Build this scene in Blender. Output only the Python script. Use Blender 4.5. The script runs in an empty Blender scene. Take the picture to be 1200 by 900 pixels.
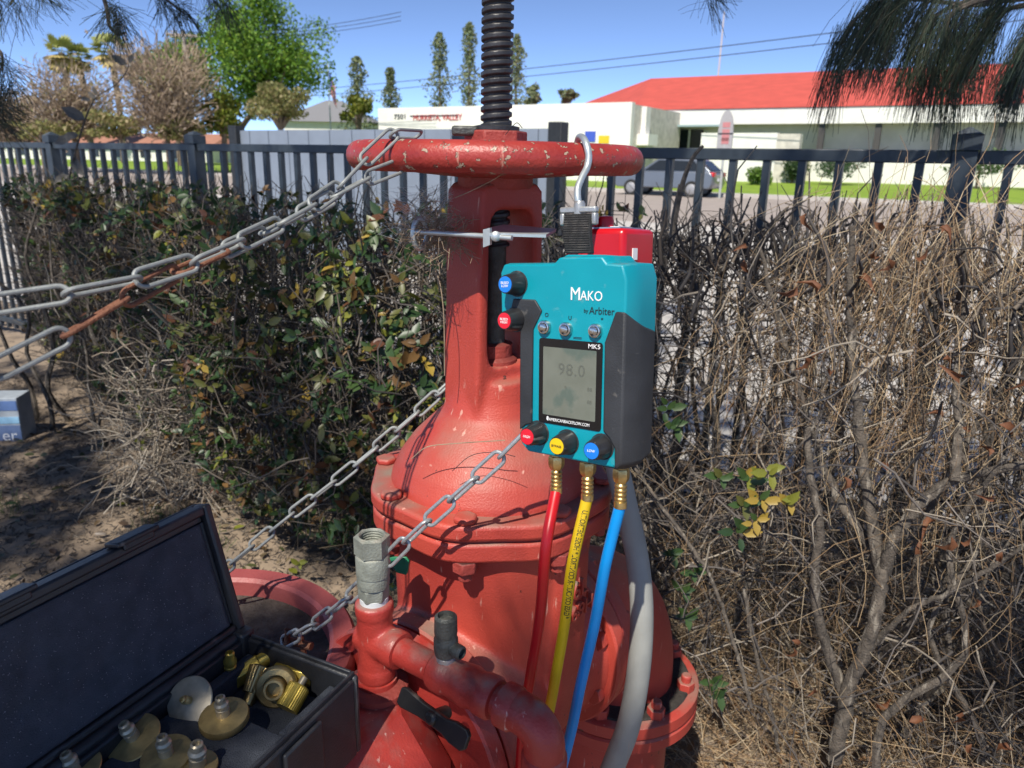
import bpy, math, random
import numpy as np
from mathutils import Vector, Matrix
random.seed(7)
rng = np.random.default_rng(7)
rad = math.radians
scene = bpy.context.scene
COL = scene.collection

# ------------------------------------------------------------------ camera
HC, F, PITCH, ROLL = 1.45, 870.0, 16.6, 0.022
RC = Matrix.Rotation(rad(90 - PITCH), 3, 'X') @ Matrix.Rotation(ROLL, 3, 'Z')
cd = bpy.data.cameras.new('camera')
cam = bpy.data.objects.new('camera', cd)
COL.objects.link(cam)
cam.matrix_world = Matrix.Translation((0, 0, HC)) @ RC.to_4x4()
cd.sensor_width = 36.0
cd.lens = F / 1200 * 36
cd.clip_start, cd.clip_end = 0.02, 3000
cd.dof.use_dof = True
cd.dof.focus_distance = 0.80
cd.dof.aperture_fstop = 11.0
scene.camera = cam

# ------------------------------------------------------------------ sky and sun
SUN = Vector((0.27, 0.72, -0.97)).normalized()          # direction the light travels
world = bpy.data.worlds.new('World')
scene.world = world
world.use_nodes = True
wn = world.node_tree.nodes
sky = wn.new('ShaderNodeTexSky')
sky.sky_type = 'NISHITA'
sky.sun_disc = False
sky.sun_elevation = math.asin(-SUN.z)
sky.sun_rotation = math.atan2(-SUN.x, -SUN.y)
sky.altitude = 6500
sky.air_density, sky.dust_density, sky.ozone_density = 0.55, 0.0, 1.4
wn['Background'].inputs['Strength'].default_value = 0.15
world.node_tree.links.new(sky.outputs[0], wn['Background'].inputs['Color'])
sd = bpy.data.lights.new('sun', 'SUN')
sd.energy, sd.angle, sd.color = 3.3, rad(0.53), (1.0, 0.94, 0.84)
sun = bpy.data.objects.new('sun', sd)
COL.objects.link(sun)
sun.rotation_euler = SUN.to_track_quat('-Z', 'Y').to_euler()
vs = scene.view_settings
vs.view_transform, vs.look, vs.gamma, vs.exposure = 'Standard', 'None', 1.0, 0.86
vs.use_curve_mapping = False
cy = scene.cycles
cy.use_denoising = True
cy.max_bounces, cy.diffuse_bounces, cy.glossy_bounces, cy.transmission_bounces, cy.transparent_max_bounces = 6, 3, 3, 4, 6
cy.sample_clamp_indirect = 6.0

# ------------------------------------------------------------------ survey helpers (sight lines from the tripod point)
CAMP = Vector((0, 0, HC))
def A(v): return np.array(tuple(v))
def ray(px, py): return RC @ Vector(((px - 600) / F, -(py - 450) / F, -1))
def P(px, py, Y):
    d = ray(px, py); return CAMP + d * (Y / d.y)
def PZ(px, py, z):
    d = ray(px, py); return CAMP + d * ((z - HC) / d.z)
SU, SN = Vector((0.844, -0.536, 0)), Vector((0.536, 0.844, 0))   # along the street / away from it
def PW(px, py, w):
    d = ray(px, py); return CAMP + d * (w / d.dot(SN))
def S(s, w, z): return SU * s + SN * w + Vector((0, 0, z))
def gz(w):
    xs, ys = [-1e4, 2.9, 14, 33, 46, 1e4], [0, 0, .22, .26, .72, .72]
    return float(np.interp(w, xs, ys))

# ------------------------------------------------------------------ materials
def links(nt, a, b): nt.links.new(a, b)
def M(name, base, rough=.55, metal=0., var=.12, scale=25., base2=None, bump=0., bscale=180., chips=None, dust=None,
      attr=None, transl=0., coat=0., spec=.5, streak=None):
    m = bpy.data.materials.new(name); m.use_nodes = True
    nt = m.node_tree; n = nt.nodes; b = n['Principled BSDF']
    b.inputs['Roughness'].default_value = rough
    b.inputs['Metallic'].default_value = metal
    b.inputs['Specular IOR Level'].default_value = spec
    if coat: b.inputs['Coat Weight'].default_value = coat; b.inputs['Coat Roughness'].default_value = .15
    tc = n.new('ShaderNodeTexCoord')
    nz = n.new('ShaderNodeTexNoise'); nz.inputs['Scale'].default_value = scale; nz.inputs['Detail'].default_value = 5
    links(nt, tc.outputs['Object'], nz.inputs['Vector'])
    cr = n.new('ShaderNodeValToRGB'); cr.color_ramp.elements[0].position = .32; cr.color_ramp.elements[1].position = .68
    c1 = base2 if base2 else tuple(min(1, c * (1 + var)) for c in base)
    c0 = base if base2 else tuple(c * (1 - var) for c in base)
    cr.color_ramp.elements[0].color = (*c0, 1); cr.color_ramp.elements[1].color = (*c1, 1)
    links(nt, nz.outputs['Fac'], cr.inputs['Fac'])
    out = cr.outputs['Color']
    if attr:
        at = n.new('ShaderNodeAttribute'); at.attribute_name = 'col'
        mx = n.new('ShaderNodeMix'); mx.data_type = 'RGBA'; mx.blend_type = 'MULTIPLY'; mx.inputs[0].default_value = 1
        links(nt, out, mx.inputs[6]); links(nt, at.outputs['Color'], mx.inputs[7]); out = mx.outputs[2]
    def over(out, col, fac):
        mx = n.new('ShaderNodeMix'); mx.data_type = 'RGBA'
        links(nt, fac, mx.inputs[0]); links(nt, out, mx.inputs[6]); mx.inputs[7].default_value = (*col, 1)
        return mx.outputs[2]
    def thr(sock, a, bb):
        r = n.new('ShaderNodeMapRange'); r.inputs[1].default_value = a; r.inputs[2].default_value = bb
        links(nt, sock, r.inputs[0]); return r.outputs[0]
    def mul(a, bb):
        q = n.new('ShaderNodeMath'); q.operation = 'MULTIPLY'; links(nt, a, q.inputs[0]); links(nt, bb, q.inputs[1]); return q.outputs[0]
    if dust:
        col, amt, sc = dust
        g = n.new('ShaderNodeNewGeometry'); sx = n.new('ShaderNodeSeparateXYZ'); links(nt, g.outputs['Normal'], sx.inputs[0])
        nd = n.new('ShaderNodeTexNoise'); nd.inputs['Scale'].default_value = sc; nd.inputs['Detail'].default_value = 6
        links(nt, tc.outputs['Object'], nd.inputs['Vector'])
        f = mul(thr(sx.outputs['Z'], .35, 1.0), thr(nd.outputs['Fac'], .62 - amt * .35, .72))
        out = over(out, col, f)
    if streak:
        col, sc, lo = streak
        mp = n.new('ShaderNodeMapping'); mp.inputs['Scale'].default_value = (sc, sc, sc * .16)
        mp.inputs['Rotation'].default_value = (.5, .3, .2)
        links(nt, tc.outputs['Object'], mp.inputs[0])
        ns = n.new('ShaderNodeTexNoise'); ns.inputs['Scale'].default_value = 1; ns.inputs['Detail'].default_value = 6
        links(nt, mp.outputs[0], ns.inputs['Vector'])
        out = over(out, col, thr(ns.outputs['Fac'], lo, lo + .07))
    hsock = None
    if chips:
        col, sc, lo = chips
        nc = n.new('ShaderNodeTexNoise'); nc.inputs['Scale'].default_value = sc; nc.inputs['Detail'].default_value = 8
        nc.inputs['Roughness'].default_value = .6
        mp2 = n.new('ShaderNodeMapping'); mp2.inputs['Location'].default_value = (3.1, 1.7, 5.2)
        links(nt, tc.outputs['Object'], mp2.inputs[0]); links(nt, mp2.outputs[0], nc.inputs['Vector'])
        f = thr(nc.outputs['Fac'], lo, lo + .015)
        out = over(out, (.05, .022, .016), thr(nc.outputs['Fac'], lo - .02, lo - .005))
        out = over(out, col, f); hsock = f
    links(nt, out, b.inputs['Base Color'])
    if bump:
        nb = n.new('ShaderNodeTexNoise'); nb.inputs['Scale'].default_value = bscale; nb.inputs['Detail'].default_value = 4
        links(nt, tc.outputs['Object'], nb.inputs['Vector'])
        bp = n.new('ShaderNodeBump'); bp.inputs['Strength'].default_value = bump; bp.inputs['Distance'].default_value = .004
        links(nt, nb.outputs['Fac'], bp.inputs['Height']); links(nt, bp.outputs[0], b.inputs['Normal'])
    if transl:
        tr = n.new('ShaderNodeBsdfTranslucent'); links(nt, out, tr.inputs['Color'])
        ms = n.new('ShaderNodeMixShader'); ms.inputs[0].default_value = transl
        links(nt, b.outputs[0], ms.inputs[1]); links(nt, tr.outputs[0], ms.inputs[2])
        links(nt, ms.outputs[0], n['Material Output'].inputs['Surface'])
    return m

DUST = (.20, .155, .11)
m_red = M('red_enamel', (.36, .040, .030), .5, var=.22, scale=7, bump=.22, bscale=420, dust=((.24, .18, .14), .75, 16),
          streak=((.56, .28, .22), 130, .665), base2=(.47, .063, .041), chips=((.17, .06, .045), 34, .69))
m_redsm = M('red_enamel_pipe', (.34, .034, .027), .40, scale=16, bump=.2, bscale=380, dust=((.26, .20, .17), .45, 30),
            streak=((.60, .34, .29), 150, .66), base2=(.45, .052, .039))
m_redwheel = M('red_enamel_chipped', (.27, .026, .022), .42, scale=20, base2=(.40, .048, .036), bump=.22, bscale=240,
               chips=((.40, .29, .21), 105, .605), streak=((.6, .3, .22), 80, .70))
m_reddark = M('red_enamel_rusty', (.25, .035, .028), .6, scale=30, base2=(.38, .06, .045), bump=.4, bscale=200, dust=((.045, .038, .032), .9, 8))
m_pink = M('red_enamel_faded', (.30, .062, .058), .5, scale=12, base2=(.38, .095, .09), bump=.2, bscale=220, streak=((.16, .05, .05), 30, .64))
m_boot = M('black_stem_metal', (.028, .028, .031), .42, var=.3, scale=60, bump=.2, dust=((.10, .09, .08), .4, 40))
m_galv = M('galvanized_steel', (.40, .42, .43), .45, metal=.6, var=.18, scale=120, bump=.12, bscale=500)
m_galvpale = M('galvanized_weathered', (.27, .285, .28), .6, metal=.35, var=.15, scale=120, bump=.1, bscale=500)
m_rust = M('rusted_steel', (.16, .06, .035), .75, metal=.2, scale=140, base2=(.26, .115, .065), bump=.4, bscale=500)
m_zinc = M('zinc_bright', (.52, .57, .58), .4, metal=.6, var=.12, scale=60)
m_greycast = M('grey_green_brass', (.235, .25, .215), .6, metal=.25, var=.2, scale=60, bump=.3, bscale=350, dust=((.34, .30, .24), .5, 60))
m_darkcock = M('dark_bronze', (.075, .08, .075), .5, metal=.3, var=.3, scale=90, bump=.3, bscale=400, dust=((.22, .21, .19), .4, 80))
m_greenlever = M('green_vinyl', (.015, .16, .075), .4, var=.1)
m_blacklever = M('black_vinyl', (.014, .014, .016), .45, var=.2, dust=((.16, .14, .12), .4, 60))
m_teal = M('teal_plastic', (.0, .255, .325), .42, var=.06, scale=14, base2=(.0, .295, .37), bump=.06, bscale=700, streak=((.05, .30, .355), 60, .64), dust=((.16, .26, .26), .35, 40))
m_bumper = M('black_rubber', (.028, .030, .034), .56, var=.25, scale=25, bump=.12, bscale=500, streak=((.10, .095, .09), 70, .66))
m_knob = M('knob_rubber', (.022, .022, .024), .4, var=.2, scale=60, streak=((.13, .13, .12), 120, .62))
m_bezel = M('screen_bezel', (.008, .008, .009), .16, var=.1)
m_lcd = M('lcd_glass', (.135, .148, .120), .2, scale=40, base2=(.165, .178, .148), streak=((.10, .13, .11), 26, .56))
m_lcdseg = M('lcd_segment', (.108, .116, .096), .3, var=.05)
m_steel = M('polished_steel', (.62, .60, .57), .22, metal=1., var=.1, scale=80)
m_white = M('white_ink', (.82, .82, .82), .5, var=.03)
m_ink = M('dark_ink', (.012, .02, .025), .5, var=.03)
m_bluedot = M('blue_disc', (.01, .19, .68), .4, var=.04)
m_reddot = M('red_disc', (.66, .012, .03), .4, var=.04)
m_yeldot = M('yellow_disc', (.80, .52, .008), .4, var=.04)
m_brass = M('brass', (.60, .43, .18), .34, metal=.92, var=.22, scale=90, bump=.12, bscale=400)
m_brassdull = M('brass_tarnished', (.52, .38, .16), .42, metal=.6, var=.25, scale=70, bump=.15, bscale=400)
m_brassgreen = M('brass_yellow', (.58, .43, .09), .32, metal=.6, var=.2, scale=60, bump=.1)
m_nickel = M('nickel_worn', (.48, .42, .31), .36, metal=.6, var=.2, scale=80)
m_hred = M('red_hose_rubber', (.50, .006, .012), .38, var=.08, scale=40)
m_hyel = M('yellow_hose_rubber', (.70, .47, .006), .42, var=.08, scale=40, streak=((.5, .33, .03), 70, .72))
m_hblu = M('blue_hose_rubber', (.0, .25, .66), .38, var=.06, scale=40)
m_conduit = M('grey_conduit', (.27, .275, .255), .55, var=.08, scale=30, bump=.1, bscale=500, streak=((.34, .25, .2), 55, .70))
m_redplastic = M('red_plastic', (.52, .008, .016), .3, var=.06, scale=30, streak=((.6, .12, .12), 70, .72))
m_label = M('blue_grey_label', (.12, .17, .28), .35, scale=50, base2=(.22, .28, .38))
m_webbing = M('black_webbing', (.02, .02, .021), .8, var=.3, scale=300, bump=.5, bscale=900, dust=((.12, .11, .1), .4, 120))
m_cast = M('cast_zinc', (.42, .43, .43), .4, metal=.55, var=.1, scale=90, bump=.15)
m_casep = M('case_plastic', (.022, .024, .029), .42, var=.25, scale=30, bump=.12, bscale=400, streak=((.13, .13, .13), 35, .66), dust=((.06, .062, .068), .5, 40))
m_foam = M('case_foam', (.040, .048, .066), .92, var=.4, scale=55, base2=(.062, .072, .096), bump=.7, bscale=900, chips=None, streak=None)
m_fence = M('fence_metal', (.035, .046, .058), .42, var=.15, scale=20, bump=.05, dust=((.13, .14, .145), .4, 10))
m_panel = M('grey_panel', (.20, .235, .29), .5, var=.08, scale=3)
m_panelpost = M('black_post', (.018, .02, .022), .5, var=.2)
m_whitepost = M('pale_post', (.62, .64, .64), .6, var=.05)
m_stucco = M('white_stucco', (.76, .74, .68), .85, var=.05, scale=2, bump=.1, bscale=20)
m_stone = M('pale_stone', (.58, .54, .47), .9, var=.15, scale=3)
m_wallcream = M('cream_wall', (.62, .58, .49), .85, var=.06, scale=1.5)
m_roof = M('red_roof', (.52, .085, .06), .75, var=.1, scale=1.2)
m_dark = M('dark_glass', (.02, .024, .028), .15, var=.2)
m_pillar = M('dark_pillar', (.06, .055, .052), .7, var=.1)
m_beam = M('teal_beam', (.30, .40, .41), .6, var=.06)
m_bark = M('hedge_bark', (.05, .043, .037), .95, scale=60, base2=(.15, .125, .10), bump=1., bscale=240, streak=((.25, .22, .18), 90, .58))
m_barkfar = M('tree_bark', (.16, .12, .09), .9, var=.3, scale=5)
m_twig = M('twig_bark', (1, 1, 1), .9, var=.15, scale=30, attr=True)
m_leaf = M('leaf_cuticle', (1, 1, 1), .42, var=.15, scale=60, attr=True, transl=.25)
m_leaffar = M('far_leaf', (1, 1, 1), .6, var=.15, scale=1, attr=True, transl=.3)
m_needle = M('pine_needle', (1, 1, 1), .5, var=.1, scale=50, attr=True)
m_dead = M('dead_leaf', (.10, .035, .016), .7, scale=90, base2=(.24, .10, .045), transl=.2)
LEAFC = [(.030, .065, .022), (.05, .095, .026), (.11, .115, .03), (.20, .21, .03), (.17, .095, .035), (.36, .25, .045), (.12, .05, .025)]
m_leafs = [M('leaf_tone', c, .4, var=.2, scale=80, transl=.25) for c in LEAFC]

# ------------------------------------------------------------------ mesh helpers
def tag(o, label=None, cat=None, group=None, kind=None):
    if label: o['label'] = label
    if cat: o['category'] = cat
    if group: o['group'] = group
    if kind: o['kind'] = kind
    return o
def empty(name, loc=(0, 0, 0), rotz=0., label=None, cat=None, group=None, mat=None):
    o = bpy.data.objects.new(name, None); COL.objects.link(o)
    o.empty_display_size = .05
    if mat is not None: o.matrix_world = mat
    else: o.location = loc; o.rotation_euler = (0, 0, rotz)
    return tag(o, label, cat, group)
def link(name, me, mat, parent=None):
    o = bpy.data.objects.new(name, me); COL.objects.link(o)
    if mat is not None and not me.materials: me.materials.append(mat)
    if parent is not None: o.parent = parent
    return o
def frame_to(p, zdir, xdir=None):
    z = Vector(zdir).normalized()
    x = Vector(xdir) if xdir is not None else (Vector((1, 0, 0)) if abs(z.x) < .8 else Vector((0, 1, 0)))
    x = (x - z * x.dot(z)).normalized(); y = z.cross(x)
    m = Matrix((x, y, z)).transposed().to_4x4(); m.translation = Vector(p); return m
class MB:
    def __init__(s): s.v = []; s.f = []
    def add(s, vs, fs, m=None):
        o = len(s.v)
        s.v += [tuple(m @ Vector(v)) if m is not None else tuple(v) for v in vs]
        s.f += [tuple(i + o for i in f) for f in fs]; return s
    def box(s, c, size, m=None):
        x, y, z = [q / 2 for q in size]; c = Vector(c)
        vs = [c + Vector((a * x, b * y, d * z)) for d in (-1, 1) for a, b in ((-1, -1), (1, -1), (1, 1), (-1, 1))]
        return s.add(vs, [(3, 2, 1, 0), (4, 5, 6, 7), (0, 1, 5, 4), (1, 2, 6, 5), (2, 3, 7, 6), (3, 0, 4, 7)], m)
    def rings(s, rings, closed=True, m=None, loop=False):
        n = len(rings[0]); vs = [v for r in rings for v in r]; fs = []
        R_ = len(rings)
        for i in range(R_ if loop else R_ - 1):
            a, b = i * n, ((i + 1) % R_) * n
            for j in range(n): k = (j + 1) % n; fs.append((a + j, a + k, b + k, b + j))
        if closed and not loop: fs.append(tuple(range(n))[::-1]); fs.append(tuple(range((R_ - 1) * n, R_ * n)))
        return s.add(vs, fs, m)
    def lathe(s, prof, seg=32, m=None, sx=1., sy=1., n_=2., ph=0., cap=True):
        def pt(r, z, k):
            a = 2 * math.pi * k / seg + ph; c, q = math.cos(a), math.sin(a)
            if n_ != 2.:
                e = (abs(c) ** n_ + abs(q) ** n_) ** (-1 / n_); c *= e; q *= e
            return (r * c * sx, r * q * sy, z)
        return s.rings([[pt(r, z, k) for k in range(seg)] for r, z in prof], cap, m)
    def tube(s, pts, r, seg=10, m=None, closed=True, loop=False):
        pts = [Vector(p) for p in pts]; n = len(pts)
        rr = r if hasattr(r, '__len__') else [r] * n
        up = None; rings = []
        for i, p in enumerate(pts):
            if loop: t = (pts[(i + 1) % n] - pts[i - 1]).normalized()
            else: t = (pts[min(i + 1, n - 1)] - pts[max(i - 1, 0)]).normalized()
            if up is None: up = Vector((0, 0, 1)) if abs(t.z) < .9 else Vector((1, 0, 0))
            up = (up - t * up.dot(t)).normalized(); w = t.cross(up)
            rings.append([p + (up * math.cos(a) + w * math.sin(a)) * rr[i] for a in [2 * math.pi * k / seg for k in range(seg)]])
        return s.rings(rings, closed, m, loop)
    def prism(s, poly, z0, z1, m=None):
        return s.rings([[(x, y, z0) for x, y in poly], [(x, y, z1) for x, y in poly]], True, m)
    def build(s, name, mat, parent=None, smooth=True, ang=38, bevel=0., seg=2, sub=0):
        me = bpy.data.meshes.new(name); me.from_pydata(s.v, [], s.f); me.update()
        if smooth:
            me.polygons.foreach_set('use_smooth', [True] * len(me.polygons)); me.set_sharp_from_angle(angle=rad(ang))
        o = link(name, me, mat, parent)
        if bevel:
            b = o.modifiers.new('bevel', 'BEVEL'); b.width = bevel; b.segments = seg; b.limit_method = 'ANGLE'; b.angle_limit = rad(40); b.harden_normals = False
        if sub:
            q = o.modifiers.new('sub', 'SUBSURF'); q.levels = q.render_levels = sub
        return o
def fuse(o, vox=.004, it=8):
    r = o.modifiers.new('remesh', 'REMESH'); r.mode = 'VOXEL'; r.voxel_size = vox; r.use_smooth_shade = True
    q = o.modifiers.new('smooth', 'SMOOTH'); q.factor = .6; q.iterations = it
    return o
def np_mesh(name, V, Fc, mat, parent=None, col=None, smooth=False):
    V = np.asarray(V, np.float32); Fc = np.asarray(Fc, np.int32); m_, k = Fc.shape
    me = bpy.data.meshes.new(name)
    me.vertices.add(len(V)); me.vertices.foreach_set('co', V.ravel())
    me.loops.add(m_ * k); me.loops.foreach_set('vertex_index', Fc.ravel())
    me.polygons.add(m_); me.polygons.foreach_set('loop_start', np.arange(0, m_ * k, k, dtype=np.int32))
    if smooth: me.polygons.foreach_set('use_smooth', np.ones(m_, bool))
    if col is not None:
        a = me.attributes.new('col', 'FLOAT_COLOR', 'POINT')
        c = np.ones((len(V), 4), np.float32); c[:, :3] = col; a.data.foreach_set('color', c.ravel())
    me.update(calc_edges=True)
    return link(name, me, mat, parent)
def tubes(poly, r, sides=3):
    poly = np.asarray(poly, float); N, K, _ = poly.shape
    r = np.asarray(r, float); r = r[:, None] * np.ones((1, K)) if r.ndim == 1 else r
    t = np.gradient(poly, axis=1); t /= np.linalg.norm(t, axis=2, keepdims=True) + 1e-9
    ref = rng.normal(size=(N, 1, 3)); a = np.cross(t, ref); a /= np.linalg.norm(a, axis=2, keepdims=True) + 1e-9
    b = np.cross(t, a)
    ang = np.arange(sides) * 2 * np.pi / sides
    V = poly[:, :, None, :] + r[:, :, None, None] * (a[:, :, None, :] * np.cos(ang)[None, None, :, None] + b[:, :, None, :] * np.sin(ang)[None, None, :, None])
    base = (np.arange(N) * K * sides)[:, None, None] + (np.arange(K - 1) * sides)[None, :, None] + np.arange(sides)[None, None, :]
    nxt = base - np.arange(sides) + (np.arange(sides) + 1) % sides
    Fc = np.stack([base, nxt, nxt + sides, base + sides], -1).reshape(-1, 4)
    return V.reshape(-1, 3), Fc, K * sides
def wander(p0, d0, L, K=5, wob=.35, sag=0.):
    N = len(p0); d = d0 / (np.linalg.norm(d0, axis=1, keepdims=True) + 1e-9); pts = [p0]
    for k in range(K - 1):
        d = d + rng.normal(size=(N, 3)) * wob * .5; d[:, 2] -= sag; d /= np.linalg.norm(d, axis=1, keepdims=True)
        pts.append(pts[-1] + d * (L / (K - 1))[:, None])
    return np.stack(pts, 1)
LT = np.array([(0, 0, 0), (.20, -.20, .045), (.24, 0, -.01), (.20, .20, .045), (.58, -.23, .03), (.62, 0, -.035), (.58, .23, .03), (1, 0, -.09)])
LF = [(0, 1, 2), (0, 2, 3), (1, 4, 5), (1, 5, 2), (2, 5, 6), (2, 6, 3), (4, 7, 5), (5, 7, 6)]
def leaves(pos, dirs, up, size):
    N = len(pos); x = dirs / np.linalg.norm(dirs, axis=1, keepdims=True)
    y = np.cross(up, x); y /= np.linalg.norm(y, axis=1, keepdims=True) + 1e-9; z = np.cross(x, y)
    V = pos[:, None, :] + size[:, None, None] * (LT[None, :, 0:1] * x[:, None] + LT[None, :, 1:2] * y[:, None] + LT[None, :, 2:3] * z[:, None])
    Fc = (np.arange(N) * 8)[:, None, None] + np.array(LF)[None]
    return V.reshape(-1, 3), Fc.reshape(-1, 3)
def quads(c, size, asp=.55):
    N = len(c); a = rng.normal(size=(N, 3)); a /= np.linalg.norm(a, axis=1, keepdims=True)
    b = np.cross(a, rng.normal(size=(N, 3))); b /= np.linalg.norm(b, axis=1, keepdims=True)
    s = size[:, None]
    V = np.stack([c - a * s, c + b * s * asp, c + a * s, c - b * s * asp], 1).reshape(-1, 3)
    return V, (np.arange(N) * 4)[:, None] + np.arange(4)[None]
def text_mesh(txt, size, extrude=.0003, align='CENTER', spacing=1., shear=0.):
    cu = bpy.data.curves.new('lettering', 'FONT'); cu.body = txt; cu.size = size; cu.extrude = extrude
    cu.align_x = align; cu.align_y = 'CENTER'; cu.space_character = spacing; cu.resolution_u = 3; cu.shear = shear
    o = bpy.data.objects.new('lettering', cu); COL.objects.link(o)
    dg = bpy.context.evaluated_depsgraph_get()
    me = bpy.data.meshes.new_from_object(o.evaluated_get(dg))
    bpy.data.objects.remove(o); bpy.data.curves.remove(cu)
    return me
def text_part(name, txt, size, mat, parent, m, extrude=.0003, spacing=1., squash=1.):
    me = text_mesh(txt, size, extrude, spacing=spacing); me.materials.clear()
    me.transform(m @ Matrix.Diagonal((squash, 1, 1, 1)))
    return link(name, me, mat, parent)
def hexp(r, rot=0.): return [(r * math.cos(math.pi / 3 * k + rot), r * math.sin(math.pi / 3 * k + rot)) for k in range(6)]
def smooth_path(pts, n=24):
    pts = [Vector(p) for p in pts]; q = [pts[0] * 2 - pts[1]] + pts + [pts[-1] * 2 - pts[-2]]
    out = []; segs = len(pts) - 1; per = max(2, n // segs)
    for i in range(segs):
        a, b, c, d = q[i:i + 4]
        for k in range(per):
            t = k / per
            out.append(.5 * ((2 * b) + (c - a) * t + (2 * a - 5 * b + 4 * c - d) * t * t + (3 * b - a - 3 * c + d) * t ** 3))
    return out + [pts[-1]]

# ================================================================== THE SETTING
def sheet(name, s0, s1, ws, dz, mat, ns=2, noise=0.):
    V = []; Fc = []; ss = np.linspace(s0, s1, ns)
    for w in ws:
        for s in ss:
            p = S(s, w, gz(w) + dz + (rng.normal() * noise if noise else 0)); V.append(p)
    n = len(ss)
    for i in range(len(ws) - 1):
        for j in range(n - 1): Fc.append((i * n + j, i * n + j + 1, (i + 1) * n + j + 1, (i + 1) * n + j))
    return tag(np_mesh(name, [tuple(v) for v in V], Fc, mat, smooth=True), kind='structure')
m_dirt = M('dry_soil', (.17, .132, .097), .95, scale=9, base2=(.32, .245, .175), bump=.9, bscale=90, streak=((.10, .08, .065), 14, .60))
m_conc = M('pale_concrete', (.50, .47, .43), .9, var=.1, scale=3, bump=.2, bscale=60)
m_road = M('pale_asphalt', (.34, .29, .255), .9, var=.1, scale=2)
m_grass = M('lawn', (.15, .25, .014), .9, scale=1.5, base2=(.23, .33, .025), bump=1., bscale=25)
m_kerb = M('kerb_concrete', (.48, .44, .40), .9, var=.08, scale=4)
ws = [-60, -20, -5, 0, 2.9, 14, 33, 46, 70, 150, 500, 1500]
sheet('ground', -900, 900, ws, -.004, m_dirt, 3)
# uneven soil between the camera and the fence
V = []; Fc = []; sx = np.linspace(-7.5, 4.5, 150); wx = np.linspace(-1.2, 3.4, 66)
for w in wx:
    for s in sx:
        e = min(1, (w + 1.2) * 3, (3.4 - w) * 5, (s + 7.5) * 2, (4.5 - s) * 2)
        z = .018 * math.sin(s * 2.3 + w) + .012 * math.sin(w * 5 - s * 3.1) + random.gauss(0, .004)
        V.append(tuple(S(s, w, gz(w) + .006 + max(-.003, e * (.03 + z)))))
n = len(sx)
for i in range(len(wx) - 1):
    for j in range(n - 1): Fc.append((i * n + j, i * n + j + 1, (i + 1) * n + j + 1, (i + 1) * n + j))
tag(np_mesh('soil', V, Fc, m_dirt, smooth=True), kind='structure')
sheet('pavement', -120, 120, [3.45, 8, 14, 16], .004, m_conc)
sheet('road', -300, 300, [16.0, 24, 31.6], .0, m_road)
k = MB(); k.box((0, 0, 0), (600, .18, .16)); ko = k.build('kerb', m_kerb); ko.location = S(0, 31.7, gz(31.7) + .06); ko.rotation_euler = (0, 0, math.atan2(SU.y, SU.x)); tag(ko, kind='structure')
sheet('sidewalk', -300, 300, [31.8, 33.2], .12, m_conc)
sheet('lawn', -300, 300, [33.2, 36, 40, 46, 60, 140], .06, m_grass, 3)

# ---------------- fence
FW = 2.75
ang_s = math.atan2(SU.y, SU.x)
FTOP = 1.515
fence = empty('metal_fence', S(0, FW, 0), ang_s, 'dark grey metal picket fence with square capped posts behind the hedge', 'fence')
def fence_s(px):
    p = PW(px, 200, FW); return p.dot(SU)
fp = [fence_s(1128), fence_s(232), fence_s(66)]
step = fp[1] - fp[2]
posts = [fp[0] + 1.9, fp[0], (fp[0] + fp[1]) / 2, fp[1], fp[2], fp[2] - step, fp[2] - 2 * step]
mb = MB(); mb.box((0, 0, FTOP / 2), (.068, .068, FTOP)); pm = None
for x in posts:
    if pm is None:
        o = mb.build('post', m_fence, fence, bevel=.004); pm = o
        c = MB(); c.box((0, 0, FTOP + .022), (.082, .082, .044)); c.rings([[(a * .041 * q, b * .041 * q, FTOP + .0455 + h) for a, b in ((-1, -1), (1, -1), (1, 1), (-1, 1))] for q, h in ((.98, 0), (.12, .022))])
        co = c.build('post_cap', m_fence, o, smooth=False)
        o.location = (x, 0, 0)
    else:
        o2 = pm.copy(); COL.objects.link(o2); o2.parent = fence; o2.location = (x, 0, 0)
        c2 = co.copy(); COL.objects.link(c2); c2.parent = o2
ps = sorted(posts)
for a, b in zip(ps[:-1], ps[1:]):
    for z, h in ((FTOP - .02, .040), (.16, .04)):
        MB().box(((a + b) / 2, 0, z), (b - a - .070, .038, h)).build('rail', m_fence, fence, bevel=.003)
bal = None
for a, b in zip(ps[:-1], ps[1:]):
    n = max(1, round((b - a) / .122) - 1)
    for k in range(n):
        x = a + (b - a) * (k + 1) / (n + 1)
        if bal is None:
            bal = MB().box((0, 0, (FTOP + .1) / 2 - .02), (.025, .025, FTOP - .14)).build('picket', m_fence, fence, smooth=False); bal.location = (x, 0, 0)
        else:
            q = bal.copy(); COL.objects.link(q); q.parent = fence; q.location = (x, 0, 0)

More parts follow.
